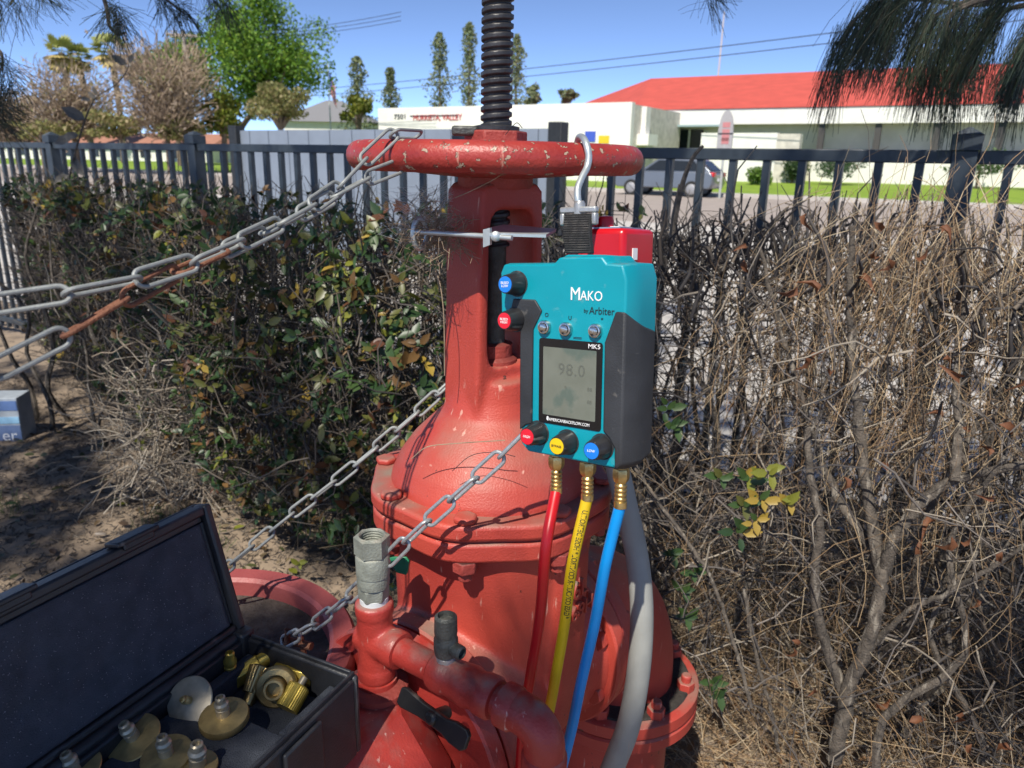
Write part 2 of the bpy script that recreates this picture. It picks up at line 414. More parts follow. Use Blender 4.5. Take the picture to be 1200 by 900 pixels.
# ---------------- grey panel screen behind the fence
WP = 7.6
s0, s1 = PW(278, 200, WP).dot(SU), PW(662, 200, WP).dot(SU)
ptop = 1.83
scr = empty('panel_screen', S(s0, WP, 0), ang_s, 'pale grey ribbed panel screen between two thick black posts', 'screen')
L = s1 - s0
nb = 26
for k in range(nb):
    x0 = .15 + (L - .3) * k / nb; wd = (L - .3) / nb
    MB().box((x0 + wd / 2, 0.01 * (k % 2), gz(WP) + (ptop - gz(WP)) / 2), (wd - .004, .03, ptop - gz(WP) - .02)).build('panel', m_panel, scr, smooth=False)
MB().box((L / 2, .03, ptop - .03), (L - .35, .05, .05)).build('rail', m_panel, scr, smooth=False)
for x in (0.07, L - .1):
    MB().box((x, -.01, (ptop + .06) / 2), (.17, .17, ptop + .06)).build('post', m_panelpost, scr, bevel=.008)
for px in (427, 603):
    x = PW(px, 200, WP - .1).dot(SU) - s0
    MB().box((x, -.07, ptop / 2 - .2), (.10, .06, ptop - .45)).build('pale_post', m_whitepost, scr, bevel=.005)

# ---------------- building
def quadwall(mb, a, b, z0, z1, th):        # wall from a to b (street coords s,w)
    pa, pb = S(a[0], a[1], 0), S(b[0], b[1], 0); d = (pb - pa); l = d.length; d.normalize()
    m = Matrix.Translation((pa + pb) / 2 + Vector((0, 0, (z0 + z1) / 2))) @ Matrix.Rotation(math.atan2(d.y, d.x), 4, 'Z')
    mb.box((0, 0, 0), (l, th, z1 - z0), m); return mb
def sof(px, w, py=200): return PW(px, py, w).dot(SU)
bld = empty('shop_building', (0, 0, 0), 0, 'cream building with broad red hipped roof beyond the lawn', 'building')
WM = 48.0
zf1 = PW(960, 126, WM - 1).z; zf0 = PW(960, 145, WM - 1).z; zb = gz(50)
sL, sR = sof(757, WM), 22.0
quadwall(MB(), (sL, WM + .3), (sR, WM + .3), zb - .5, zf0 + .3, .4).build('wall', m_wallcream, bld, smooth=False)
quadwall(MB(), (sL, WM + .3), (sL, 70), zb - .5, zf0 + .3, .4).build('wall', m_wallcream, bld, smooth=False)
quadwall(MB(), (sL - .3, WM - 1), (sR, WM - 1), zf0, zf1, .35).build('fascia', m_stucco, bld, smooth=False)
quadwall(MB(), (sL - .3, WM - .5), (sR, WM - .5), zf0 + .05, zf0 + .2, 1.3).build('soffit', m_wallcream, bld, smooth=False)
rl = PW(763, 92, 59); rz = rl.z; rs = rl.dot(SU)
bl = PW(600, 130, 71)
c0 = S(sL - .5, WM - 1.25, zf1 + .02); c1 = S(sR, WM - 1.25, zf1 + .02); r0 = S(rs, 59, rz); r1 = S(sR, 59, rz); b0 = S(bl.dot(SU), 71, zf1 + .02); b1 = S(sR, 71, zf1 + .02)
MB().add([c0, c1, r1, r0, b0, b1], [(0, 1, 2, 3), (0, 3, 4), (3, 2, 5, 4), (1, 5, 2), (0, 4, 5, 1)]).build('roof', m_roof, bld, smooth=False)
for px in (962, 1028, 1097, 1172):
    s_ = sof(px, WM - .9, 160)
    quadwall(MB(), (s_ - .16, WM - .85), (s_ + .16, WM - .85), zb - .4, zf0 - .01, .3).build('pillar', m_pillar, bld, smooth=False)
# entrance
sE0, sE1 = sof(772, WM), sof(822, WM)
ez = PW(790, 152, WM).z
quadwall(MB(), (sE0, WM + .05), (sE1, WM + .05), zb, ez, .1).build('door_glass', m_dark, bld, smooth=False)
for f in (0, .33, .66, 1): quadwall(MB(), (sE0 + (sE1 - sE0) * f - .06, WM - .04), (sE0 + (sE1 - sE0) * f + .06, WM - .04), zb, ez, .1).build('door_frame', m_wallcream, bld, smooth=False)
quadwall(MB(), (sof(757, WM - 1.3), WM - 1.3), (sof(846, WM - 1.3), WM - 1.3), ez + .1, zf0 - .02, .5).build('beam', m_beam, bld, smooth=False)
lw0, lw1 = sof(820, 44), sof(934, 44)
quadwall(MB(), (lw0, 44), (lw1 - 1.2, 44), gz(44) - .2, PW(860, 156, 44).z, .5).build('low_wall', m_stucco, bld, smooth=False)
quadwall(MB(), (lw1 - 1.2, 44.1), (lw1, 44.1), gz(44) - .2, PW(920, 157, 44).z, .6).build('stone_end', m_stone, bld, smooth=False)
quadwall(MB(), (lw1 + .1, 46.9), (sR, 46.9), zb - .4, zb + 1.6, .3).build('planter_wall', m_stucco, bld, smooth=False)
# white wing
WWG = 39.5
wing = empty('shop_wing', (0, 0, 0), 0, 'low white flat-topped wing carrying small red lettering', 'building')
a0, a1 = sof(445, WWG), sof(736, WWG); zt = PW(600, 123, WWG).z
quadwall(MB(), (a0, WWG + .2), (a1, WWG + .2), gz(WWG) - .4, zt, .4).build('wall', m_stucco, wing, smooth=False)
quadwall(MB(), (a1 - .2, WWG + .45), (a1 - .2, 47.0), gz(WWG) - .4, zt - .1, .4).build('wall', m_stone, wing, smooth=False)
quadwall(MB(), (a0 + .2, WWG + .45), (a0 + .2, 47.0), gz(WWG) - .4, zt - .1, .4).build('wall', m_stone, wing, smooth=False)
MB().add([S(a0, WWG + .4, zt - .2), S(a1 - .4, WWG + .4, zt - .2), S(a1 - .4, 50, zt - .2), S(a0, 50, zt - .2)], [(0, 1, 2, 3)]).build('roof', m_stucco, wing, smooth=False)
quadwall(MB(), (a1 + .35, WWG + .9), (a1 + .35, WWG + 2.2), zt - 2.2, zt - 1.6, .7).build('bracket', m_stucco, wing, smooth=False)
quadwall(MB(), (a1 + .16, WWG + 1.3), (a1 + .16, WWG + 1.9), zt - 1.6, zt - .15, .3).build('fin', m_stucco, wing, smooth=False)
MWALL = Matrix((SU, Vector((0, 0, 1)), -SN)).transposed().to_4x4()
def wall_text(txt, px, py, w, size, mat, parent, name='lettering', squash=1.):
    m = MWALL.copy(); m.translation = PW(px, py, w); return text_part(name, txt, size, mat, parent, m, .02, squash=squash)
m_redink = M('red_letter', (.5, .04, .04), .6)
wall_text('7501', 469, 137, WWG - .04, .42, m_ink, wing, squash=1.3)
wall_text('MURRIETA, VALLEY', 512, 138, WWG - .04, .50, m_redink, wing, squash=.92)
quadwall(MB(), (sof(482, WWG), WWG - .03), (sof(537, WWG), WWG - .03), PW(510, 136, WWG).z, PW(510, 135, WWG).z, .04).build('sign_line', m_ink, wing, smooth=False)
m_pblue = M('blue_poster', (.05, .10, .5), .6); m_pyel = M('yellow_poster', (.8, .5, .02), .6)
for (p0, p1, q0, q1, mm, nm) in ((684, 696, 154, 166, m_pblue, 'blue_poster'), (700, 712, 159, 168, m_pyel, 'yellow_poster')):
    quadwall(MB(), (sof(p0, WWG), WWG - .03), (sof(p1, WWG), WWG - .03), PW(p0, q1, WWG).z, PW(p0, q0, WWG).z, .04).build(nm, mm, wing, smooth=False)
# antenna
ap = PW(842, 86, 60)
an = MB(); an.tube([ap - Vector((0, 0, 3)), ap + Vector((.0, 0, 4.3))], [.09, .05], 6)
tag(an.build('antenna_mast', M('pale_steel', (.5, .5, .5), .5)), 'thin pale mast rising behind the red roof ridge', 'mast')

# upright board sign on a post
WS = 30.5
sg = empty('board_sign', (0, 0, 0), 0, 'tall narrow round-topped grey sign on a post by the pavement', 'sign')
sp = PW(847, 190, WS); mS = MWALL.copy(); mS.translation = Vector((sp.x, sp.y, 0))
zt_, zb_ = PW(848, 129, WS).z, PW(846, 174, WS).z
wd = .30
poly = [(-wd, zb_), (wd, zb_), (wd, zt_ - .9)] + [(wd * math.cos(a), zt_ - .9 + .9 * math.sin(a)) for a in np.linspace(.1, math.pi - .1, 12)] + [(-wd, zt_ - .9)]
MB().prism(poly, -.04, .04, mS).build('board', M('grey_board', (.36, .35, .35), .6), sg, smooth=False)
for zc, hh in ((zt_ - .55, .32), (zt_ - 1.15, .4), (zb_ + .5, .75)):
    MB().box((.02, zc, .045), (wd * 1.0, hh * .6, .012), mS).build('red_mark', M('pink_mark', (.5, .2, .2), .6), sg, smooth=False)
MB().box((0, zt_ - .88, .046), (wd * 2, .05, .014), mS).build('dark_band', m_ink, sg, smooth=False)
MB().tube([Vector((sp.x, sp.y, gz(WS) - .1)), Vector((sp.x, sp.y, zb_ + .2))], .05, 8).build('post', M('sign_post', (.4, .42, .4), .5), sg)

# ---------------- car
m_carpaint = M('grey_car_paint', (.16, .18, .21), .3, metal=.4, var=.04, scale=2, coat=.7)
m_tyre = M('tyre_rubber', (.02, .02, .02), .8); m_rim = M('alloy', (.33, .33, .34), .55, metal=.3)
m_tail = M('tail_lamp', (.6, .01, .015), .2, var=.05)
cp = P(784, 205, 32.5); cw = cp.dot(SN); cs = cp.dot(SU)
car = empty('parked_car', S(cs, cw, gz(cw) + .0), ang_s, 'grey hatchback with red tail lamp passing on the road', 'car')
def carloft(prof, wf):
    ring = lambda y, q: [(x, y, z) for x, z in prof(q)]
    return [ring(y, q) for y, q in wf]
low = lambda q: [(-2.15, .42), (-2.2 + .05 * q, .62), (-2.05, .82), (-1.15, .98 - .02 * q), (1.95, 1.02 - .02 * q), (2.15 - .05 * q, .92), (2.18 - .04 * q, .55), (2.05, .34), (-1.95, .32)]
b_ = MB(); b_.rings(carloft(low, [(-.86, 1), (-.80, .3), (-.5, 0), (.5, 0), (.80, .3), (.86, 1)])); b_.build('body', m_carpaint, car, bevel=.04, seg=3)
def cab(y, h): return [(-1.05 + .62 * h, y, .97 + .50 * h), (-.15 + 0 * h, y, .97 + .53 * h), (1.3 - .15 * h, y, .97 + .50 * h), (2.0 - .62 * h, y, .97 + .45 * h), (2.06, y, .96), (-1.05, y, .96)]
cb = MB(); cb.rings([[(-1.05, -.8, .96), (-.30, -.62, 1.47), (.35, -.62, 1.52), (1.45, -.62, 1.48), (2.08, -.8, .98)], [(-1.05, .8, .96), (-.30, .62, 1.47), (.35, .62, 1.52), (1.45, .62, 1.48), (2.08, .8, .98)]]); cb.build('cabin', m_carpaint, car, bevel=.05, seg=3)
for side in (-1, 1):
    y0, y1 = side * .803, side * .655
    MB().add([(-.78, y0, 1.02), (.35, y0, 1.02), (.35, y1, 1.42), (-.22, y1, 1.42)], [(0, 1, 2, 3)]).build('side_window', m_dark, car, smooth=False)
    MB().add([(.43, y0, 1.02), (1.62, y0, 1.04), (1.30, y1, 1.40), (.43, y1, 1.42)], [(0, 1, 2, 3)]).build('side_window', m_dark, car, smooth=False)
MB().add([(2.02, -.62, 1.06), (2.02, .62, 1.06), (1.60, .52, 1.42), (1.60, -.52, 1.42)], [(0, 1, 2, 3)]).build('rear_window', m_dark, car, smooth=False)
for side in (-1, 1):
    MB().box((2.08, side * .66, .90), (.2, .34, .17)).build('tail_lamp', m_tail, car, bevel=.03)
    MB().box((-2.1, side * .62, .68), (.2, .36, .14)).build('headlight', m_white, car, bevel=.03)
    for x in (-1.32, 1.32):
        mw = Matrix.Translation((x, side * .80, .31)) @ Matrix.Rotation(rad(90), 4, 'X')
        w_ = MB().lathe([(.2, -.09), (.31, -.09), (.325, -.06), (.325, .06), (.31, .09), (.2, .09)], 28, mw).build('wheel', m_tyre, car)
        MB().lathe([(.03, -.1), (.2, -.097), (.215, -.085), (.215, .085), (.2, .097), (.03, .1)], 20, mw).build('rim', m_rim, w_)
MB().box((2.19, 0, .70), (.03, .5, .12)).build('number_plate', m_white, car, smooth=False)

# ---------------- trees and shrubs beyond
def fog(col, j=.2):
    c = np.array(col)[None, :] * (1 + rng.normal(size=(1, 1)) * 0); return c
def crown_mesh(name, clumps, n, size, cols, parent, mat=m_leaffar, shell=.5):
    cl = np.array([c[:3] for c in clumps]); rr = np.array([c[3] for c in clumps]); zr = np.array([c[4] for c in clumps])
    pr = rr ** 2 * zr; pr /= pr.sum()
    idx = rng.choice(len(cl), n, p=pr)
    d = rng.normal(size=(n, 3)); d /= np.linalg.norm(d, axis=1, keepdims=True)
    q = rng.random(n) ** shell
    c = cl[idx] + d * q[:, None] * np.stack([rr[idx], rr[idx], zr[idx]], 1)
    V, Fc = quads(c, size * (.6 + .8 * rng.random(n)))
    cc = np.array(cols)[rng.integers(0, len(cols), n)] * (.75 + .5 * rng.random((n, 1)))
    return np_mesh(name, V, Fc, mat, parent, np.repeat(cc, 4, 0))
def tree(name, label, px, py, wpx, hpx, Y, cols, base_px=None, n=5000, nc=16, leaf=.16, cat='tree', trunk=.25, group=None):
    c = P(px, py, Y); k = Y / F * 1.02; W, H = wpx * k, hpx * k
    w_ = c.dot(SN); bx = P(base_px if base_px else px, py, Y)
    base = Vector((bx.x, bx.y, gz(w_)))
    t = empty(name, base, 0, label, cat, group)
    rel = c - base
    cl = []
    for i in range(nc):
        d = Vector((random.gauss(0, 1), random.gauss(0, 1), random.gauss(0, 1))).normalized() * (random.random() ** .4) * .68
        r_ = random.uniform(.22, .40)
        cl.append((rel.x + d.x * W, rel.y + d.y * W, rel.z + d.z * H, r_ * W, r_ * H))
    mb = MB(); top = Vector((rel.x, rel.y, rel.z - H * .45))
    mb.tube(smooth_path([(0, 0, -.2), Vector((rel.x * .2, rel.y * .2, top.z * .5)), top], 8), [trunk * q for q in np.linspace(1, .6, 9)], 8)
    for q in cl[:9]: mb.tube(smooth_path([top * .8, (top + Vector(q[:3])) / 2 + Vector((0, 0, -.1 * H)), Vector(q[:3])], 6), [trunk * f for f in np.linspace(.5, .08, 7)], 5)
    mb.build('trunk', m_barkfar, t)
    crown_mesh('crown', cl, n, leaf, cols, t)
    return t
G_bright = [(.12, .25, .02), (.17, .32, .03), (.24, .36, .035), (.08, .17, .02)]
G_olive = [(.24, .24, .08), (.30, .28, .10), (.19, .21, .06), (.34, .27, .13)]
G_brown = [(.36, .27, .19), (.44, .34, .25), (.30, .23, .15), (.26, .24, .10)]
G_dark = [(.03, .07, .02), (.05, .10, .03), (.08, .13, .04)]
tree('broadleaf_tree', 'tall bright green leafy tree above the grey panel screen', 320, 62, 92, 80, 55, G_bright, 262, 22000, 30, .125)
tree('broadleaf_tree', 'green tree crown showing behind the utility pole', 205, 82, 62, 46, 66, G_bright, 200, 9000, 18, .14)
tree('broadleaf_tree', 'small yellow-green tree between utility pole and tall green tree', 262, 128, 36, 34, 52, [(.14, .2, .02), (.2, .24, .03), (.24, .22, .04)], 258, 2200, 10, .15)
tree('olive_tree', 'round olive-brown tree before the tall green tree', 327, 122, 46, 30, 46, G_olive, 327, 6000, 14, .09)
for (px, py, a, b, lab) in ((45, 150, 60, 16, 'low olive shrub bank at the fence end'), (140, 146, 60, 18, 'low olive shrub bank under the brown bare trees'), (215, 152, 40, 14, 'low olive shrub bank at the foot of the utility pole')):
    tree('shrub', lab, px, py, a, b, 50, G_olive, px, 1800, 10, .13, cat='shrub', trunk=.12)
def bare_tree(label, px, py, wpx, hpx, Y, base_py=165):
    c = P(px, py, Y); k = Y / F; W, H = wpx * k, hpx * k
    base = Vector((c.x, c.y, gz(c.dot(SN)))); t = empty('bare_tree', base, 0, label, 'tree')
    rel = c - base; f0 = Vector((0, 0, max(.8, rel.z - H * .9)))
    mb = MB(); mb.tube([(0, 0, -.2), f0], [.22, .17], 8); tips = []
    for i in range(11):
        a = i * 2.4; e = Vector((math.cos(a) * W * random.uniform(.3, .75), math.sin(a) * W * random.uniform(.3, .75), rel.z + H * random.uniform(-.2, .5)))
        mid = f0.lerp(e, .5) + Vector((0, 0, -.05 * H)) + Vector((random.gauss(0, .1), random.gauss(0, .1), 0)) * W
        mb.tube(smooth_path([f0, mid, e], 6), list(np.linspace(.13, .03, 7)), 5); tips += [(mid, .8), (e, 1), (f0.lerp(mid, .6), .5)]
    mb.build('trunk', m_barkfar, t)
    n = 3200
    ti = rng.integers(0, len(tips), n); p0 = np.array([tuple(tips[i][0]) for i in ti]) + rng.normal(size=(n, 3)) * np.array([W, W, H]) * .20
    d = p0 - np.array([0, 0, rel.z - H]); d /= np.linalg.norm(d, axis=1, keepdims=True); d += rng.normal(size=d.shape) * .35
    keep = (((p0 - np.array([0, 0, rel.z])) / np.array([W, W, H])) ** 2).sum(1) < .85; p0, d = p0[keep], d[keep]; n = len(p0)
    V, Fc, per = tubes(wander(p0, d, (.3 + .5 * rng.random(n)) * min(W, H) * .42, 4, .4), .016 + .016 * rng.random(n))
    cc = np.array(G_brown)[rng.integers(0, 3, n)] * (.8 + .6 * rng.random((n, 1)))
    tag(np_mesh('twigs', V, Fc, m_twig, t, np.repeat(cc, per, 0)), kind='stuff')
    nl = 1500
    c_ = np.array([0, 0, rel.z - H * .1]) + rng.normal(size=(nl, 3)) * np.array([W, W, H]) * .36
    V, Fc = quads(c_, .10 + .06 * rng.random(nl)); cc = np.array(G_brown)[rng.integers(0, 4, nl)]
    tag(np_mesh('crown', V, Fc, m_leaffar, t, np.repeat(cc, 4, 0)), kind='stuff')
bare_tree('brown bare tree beside the palms, low and wide', 82, 118, 62, 46, 52)
bare_tree('tall brown bare tree next to the utility pole', 190, 104, 62, 60, 50)
bare_tree('brown bare tree at the end of the fence', 14, 138, 34, 34, 54)
def poplar(label, px, top, bot, wpx, Y, cols=G_olive):
    a, b = P(px, top, Y), P(px, bot, Y); k = Y / F; base = Vector((a.x, a.y, gz(a.dot(SN))))
    t = empty('poplar_tree', base, 0, label, 'tree', 'slender trees behind the white wing')
    H0, H1 = b.z - base.z - 3, a.z - base.z; n = 2400
    MB().tube([(0, 0, -.2), (0, 0, H1 * .97)], [.2, .03], 6).build('trunk', m_barkfar, t)
    h = rng.random(n) ** .8; lay = .8 + .3 * np.sin(h * 23 + 2.1 * np.sin(px)) + .22 * rng.normal(size=n); r_ = wpx * k * 1.15 * (1.02 - h) ** .6 * np.sqrt(rng.random(n)) * np.abs(lay) + .05
    an_ = rng.random(n) * 6.28
    c = np.stack([np.cos(an_) * r_, np.sin(an_) * r_, H0 + (H1 - H0) * h], 1)
    V, Fc = quads(c, .07 + .10 * rng.random(n)); cc = np.array(cols)[rng.integers(0, len(cols), n)] * (.8 + .5 * rng.random((n, 1)))
    np_mesh('crown', V, Fc, m_leaffar, t, np.repeat(cc, 4, 0))
G_pop = [(.20, .24, .12), (.28, .30, .15), (.15, .20, .09)]
poplar('slim pointed tree rising over a yellow-green tree at the wing end', 418, 66, 150, 26, 62, G_pop)
poplar('short slim tree standing just past the end of the white wing', 457, 79, 150, 17, 64, G_pop)
poplar('tall slim tree behind the red lettering of the white wing', 515, 38, 150, 22, 60, G_pop)
poplar('tallest slim tree just beside the threaded valve stem', 550, 26, 150, 19, 60, G_pop)
poplar('slim tree partly hidden by the threaded valve stem', 606, 40, 150, 21, 60, G_pop)
tree('broadleaf_tree', 'yellow-green round tree at the end of the white wing', 420, 128, 24, 20, 58, [(.16, .2, .02), (.22, .22, .03)], 420, 1200, 8, .15)
tree('broadleaf_tree', 'sparse olive tree just left of the red roof hip', 664, 112, 18, 10, 78, G_pop, 664, 350, 6, .22)
tree('broadleaf_tree', 'small dark tree between the slim trees and the threaded stem', 622, 112, 16, 16, 66, G_pop, 622, 500, 6, .18)
def palm(label, px, py, r, Y):
    c = P(px, py, Y); k = Y / F; base = Vector((c.x, c.y, gz(c.dot(SN)))); t = empty('palm_tree', base, 0, label, 'tree', 'fan palms behind the bare trees')
    H = c.z - base.z
    MB().tube(smooth_path([(0, 0, -.2), (.2, 0, H * .5), (0, 0, H)], 8), .28, 8).build('trunk', m_barkfar, t)
    for i in range(26):
        a = i * 2.4; el = rad(random.uniform(-65, 75)); R_ = r * k * random.uniform(.8, 1.1)
        d = Vector((math.cos(a) * math.cos(el), math.sin(a) * math.cos(el), math.sin(el)))
        sidev = d.cross(Vector((0, 0, 1))).normalized(); upv = sidev.cross(d)
        vs = [Vector((0, 0, H)), Vector((0, 0, H)) + d * R_ * .45]; fs = []
        for j in range(9):
            b = rad(-80 + 20 * j); tip = vs[1] + (d * math.cos(b) + sidev * math.sin(b)) * R_ * .55 + Vector((0, 0, -.12 * R_)) ; o = len(vs)
            w2 = sidev * math.cos(b) * .09 * R_ - d * math.sin(b) * .09 * R_
            m2 = (vs[1] + tip) / 2
            vs += [m2 - w2, tip, m2 + w2]; fs.append((1, o, o + 1, o + 2))
        o = len(vs); vs += [vs[0] + sidev * .04, vs[1] + sidev * .03]; fs.append((0, o, o + 1, 1))
        MB().add(vs, fs).build('frond', m_palm if el > -.2 else m_palmdry, t, smooth=False)
m_palm = M('palm_frond', (.34, .36, .11), .6, var=.2, scale=2, transl=.2); m_palmdry = M('palm_frond_dry', (.40, .31, .11), .7, var=.2, scale=2)
palm('fan palm with paired crowns leaning over the brown trees', 72, 62, 24, 78)
palm('fan palm crown close beside the slimmer palm', 92, 67, 21, 80)
palm('single fan palm with visible slim trunk', 129, 58, 25, 74)
# ornamental bushes on the lawn
def bush(label, px, py, wpx, hpx, w, cols):
    c = PW(px, py, w); k = c.y / F; W, H = wpx * k, hpx * k
    base = Vector((c.x, c.y, gz(w))); t = empty('round_bush', base, 0, label, 'bush', 'clipped bushes on the lawn')
    cl = [(random.uniform(-.4, .4) * W, random.uniform(-.4, .4) * W, max(.25 * H, c.z - base.z + random.uniform(-.5, .3) * H), .62 * W, .62 * H) for i in range(8)]
    MB().tube([(0, 0, -.1), (0, 0, c.z - base.z)], .08, 6).build('trunk', m_barkfar, t)
    crown_mesh('crown', cl, 1600, .075, cols, t, shell=.25)
bush('small bright green bush before the low white wall', 890, 206, 15, 12, 41, [(.1, .2, .02), (.14, .24, .03)])
bush('dark green bush at the stone end of the low white wall', 930, 197, 17, 16, 43.5, G_dark)
bush('grey-green rounded bush between the pillars on the lawn', 985, 192, 28, 18, 43, [(.06, .11, .05), (.09, .14, .07)])
bush('wide green bush behind the capped fence post', 1150, 188, 40, 20, 44, [(.07, .13, .04), (.10, .17, .06)])
bush('wide bush just past the capped fence post, beyond the pillars', 1225, 188, 30, 20, 44, [(.07, .13, .04), (.10, .17, .06)])
# low houses far to the left
hz = empty('low_house', (0, 0, 0), 0, 'long low pale house with terracotta roof beyond the bare trees', 'house')
h0, h1 = P(20, 175, 92), P(275, 175, 84); zg = .72
dv = (h1 - h0); dv.z = 0; ll = dv.length; dv.normalize(); mh = Matrix.Translation(Vector((h0.x, h0.y, zg))) @ Matrix.Rotation(math.atan2(dv.y, dv.x), 4, 'Z')
hh = P(150, 170, 88).z - zg
MB().box((ll / 2, 0, hh / 2), (ll, 8, hh), mh).build('wall', m_stucco, hz, smooth=False)
MB().add([(-.5, -4.6, hh), (ll + .5, -4.6, hh), (ll + .5, 4.6, hh), (-.5, 4.6, hh), (.5, 0, hh + 1.3), (ll - .5, 0, hh + 1.3)], [(0, 1, 5, 4), (2, 3, 4, 5), (1, 2, 5), (3, 0, 4)], mh).build('roof', M('terracotta', (.36, .17, .11), .9, var=.1, scale=1), hz, smooth=False)
for i in range(9):
    MB().box((1.6 + i * (ll - 3) / 8, -4.03, hh * .5), (1.3, .06, hh * .5), mh).build('window', m_dark, hz, smooth=False)
gh = empty('grey_roof_house', (0, 0, 0), 0, 'grey hipped roof house beside the flagpole', 'house')
g = P(392, 145, 82); gt = P(392, 118, 82); g0 = Vector((g.x, g.y, zg)); gw = 5.0
MB().box((0, 0, (g.z - zg) / 2), (gw * 1.7, 7, g.z - zg), Matrix.Translation(g0)).build('wall', m_stucco, gh, smooth=False)
zz = g.z - zg
MB().add([(-gw, -4, zz), (gw, -4, zz), (gw, 4, zz), (-gw, 4, zz), (-.8, 0, gt.z - zg), (.8, 0, gt.z - zg)], [(0, 1, 5, 4), (2, 3, 4, 5), (1, 2, 5), (3, 0, 4)], Matrix.Translation(g0)).build('roof', M('grey_shingle', (.20, .20, .21), .9), gh, smooth=False)
# utility pole, wires, flag
up_ = empty('utility_pole', (0, 0, 0), 0, 'wooden utility pole with crossarm among the bare trees', 'pole')
pt, pb = P(215, 36, 58), P(226, 150, 58); wp = pt.dot(SN); pb = Vector((pt.x, pt.y, gz(wp)))
m_pole = M('weathered_pole', (.22, .16, .12), .9, scale=3, base2=(.50, .45, .40))
MB().tube([pb, pt], [.22, .15], 8).build('pole', m_pole, up_)
ca, cb2 = P(195, 40, 58), P(235, 43, 58)
MB().tube([ca, cb2], .10, 6).build('crossarm', m_pole, up_)
for f in (.03, .3, .7, .97): MB().lathe([(.03, 0), (.07, .08), (.07, .2), (.03, .25)], 8, Matrix.Translation(ca.lerp(cb2, f))).build('insulator', m_greycast, up_)
m_wire = M('wire', (.03, .035, .04), .6)
def wire(label, a, b, sag, r=.022):
    pts = [a.lerp(b, t) - Vector((0, 0, sag * 4 * t * (1 - t))) for t in np.linspace(0, 1, 25)]
    tag(MB().tube(pts, r, 5).build('power_line', m_wire), label, 'wire', 'overhead wires')
wire('upper overhead wire crossing the sky behind the threaded stem', P(330, 108, 62), P(1260, 2, 32), .25)
wire('lower overhead wire crossing the sky behind the threaded stem', P(330, 115, 63), P(1260, 16, 33), .25)
for i, f in enumerate((.03, .3, .7)):
    a = ca.lerp(cb2, f) + Vector((0, 0, .25)); wire(('first', 'second', 'third')[i] + ' pole wire running from the crossarm over the green tree', a, P(470 , 14 + 5 * i, 46), .5, .016)
fl = empty('flagpole', (0, 0, 0), 0, 'thin flagpole carrying a striped red and white flag', 'flagpole')
ft = P(384, 74, 60); fb = Vector((ft.x, ft.y, .7))
MB().tube([fb, ft], [.07, .04], 8).build('pole', m_whitepost, fl)
def flagsheet(u0, u1, v0, v1, nm, mat):
    V = []; Fc = []
    for i in range(7):
        for j in range(3):
            u = u0 + (u1 - u0) * i / 6; v = v0 + (v1 - v0) * j / 2
            V.append((ft.x + .06 + u * .42 + v * .05, ft.y + .10 * math.sin(u * 9), ft.z - .5 - v * 1.7 - u * 1.1))
    for i in range(6):
        for j in range(2): a = i * 3 + j; Fc.append((a, a + 1, a + 4, a + 3))
    MB().add(V, Fc).build(nm, mat, fl, smooth=True)
m_fr = M('flag_red', (.55, .04, .06), .8)
for j in range(7): flagsheet(.0 if j > 3 else .45, 1, j / 7, (j + .55) / 7, 'red_stripe', m_fr); flagsheet(.0 if j > 3 else .45, 1, (j + .55) / 7, (j + 1) / 7, 'white_stripe', m_white)
flagsheet(0, .45, 0, 4 / 7, 'canton', m_pblue)

# ================================================================== VALVE
wc = P(581, 181, .90)
AX, AY = wc.x, .90
ZW = 1.4545
VA = math.atan2(.80, .60)
Z0 = .745
valve = empty('gate_valve', (AX, AY, 0), VA, 'large red gate valve with handwheel and tall black threaded stem', 'valve')
mb = MB(); n1, n2 = 96, 18; rings = []
for i in range(n1):
    a = 2 * math.pi * i / n1; wob = 1 + .004 * math.sin(3 * a) ; R_ = .1545
    rings.append([((R_ * wob + .0148 * math.cos(b)) * math.cos(a), (R_ * wob + .0148 * math.cos(b)) * math.sin(a), ZW + .0160 * math.sin(b)) for b in [2 * math.pi * k / n2 for k in range(n2)]])
mb.rings(rings, loop=True); rim = mb.build('handwheel_rim', m_redwheel, valve)
MB().lathe([(.040, ZW - .022), (.09, ZW - .018), (.142, ZW - .009), (.144, ZW - .003), (.09, ZW - .011), (.040, ZW - .014), (.040, ZW - .022)], 72, cap=False).build('handwheel_web', m_redwheel, valve)
MB().lathe([(.02, ZW - .034), (.042, ZW - .033), (.044, ZW - .03), (.044, ZW - .012), (.036, ZW - .005), (.036, ZW + .012), (.02, ZW + .014)], 32).build('hub', m_reddark, valve)
MB().prism(hexp(.037, .3), ZW + .0125, ZW + .030).build('stem_nut', m_reddark, valve, bevel=.002)
MB().lathe([(.018, ZW + .030), (.027, ZW + .0305), (.027, ZW + .0345), (.02, ZW + .036)], 24).build('washer', m_boot, valve)
mk = MB(); mk.box((0, 0, 0), (.03, .012, .011), frame_to(P(545, 153.5, .885) - Vector((AX, AY, 0)), (0, 0, 1)))
mm_ = Matrix.Rotation(-VA, 4, 'Z')
mk.v = [tuple(mm_ @ Vector(v)) for v in mk.v]; mk.build('key', m_darkcock, valve, bevel=.003)
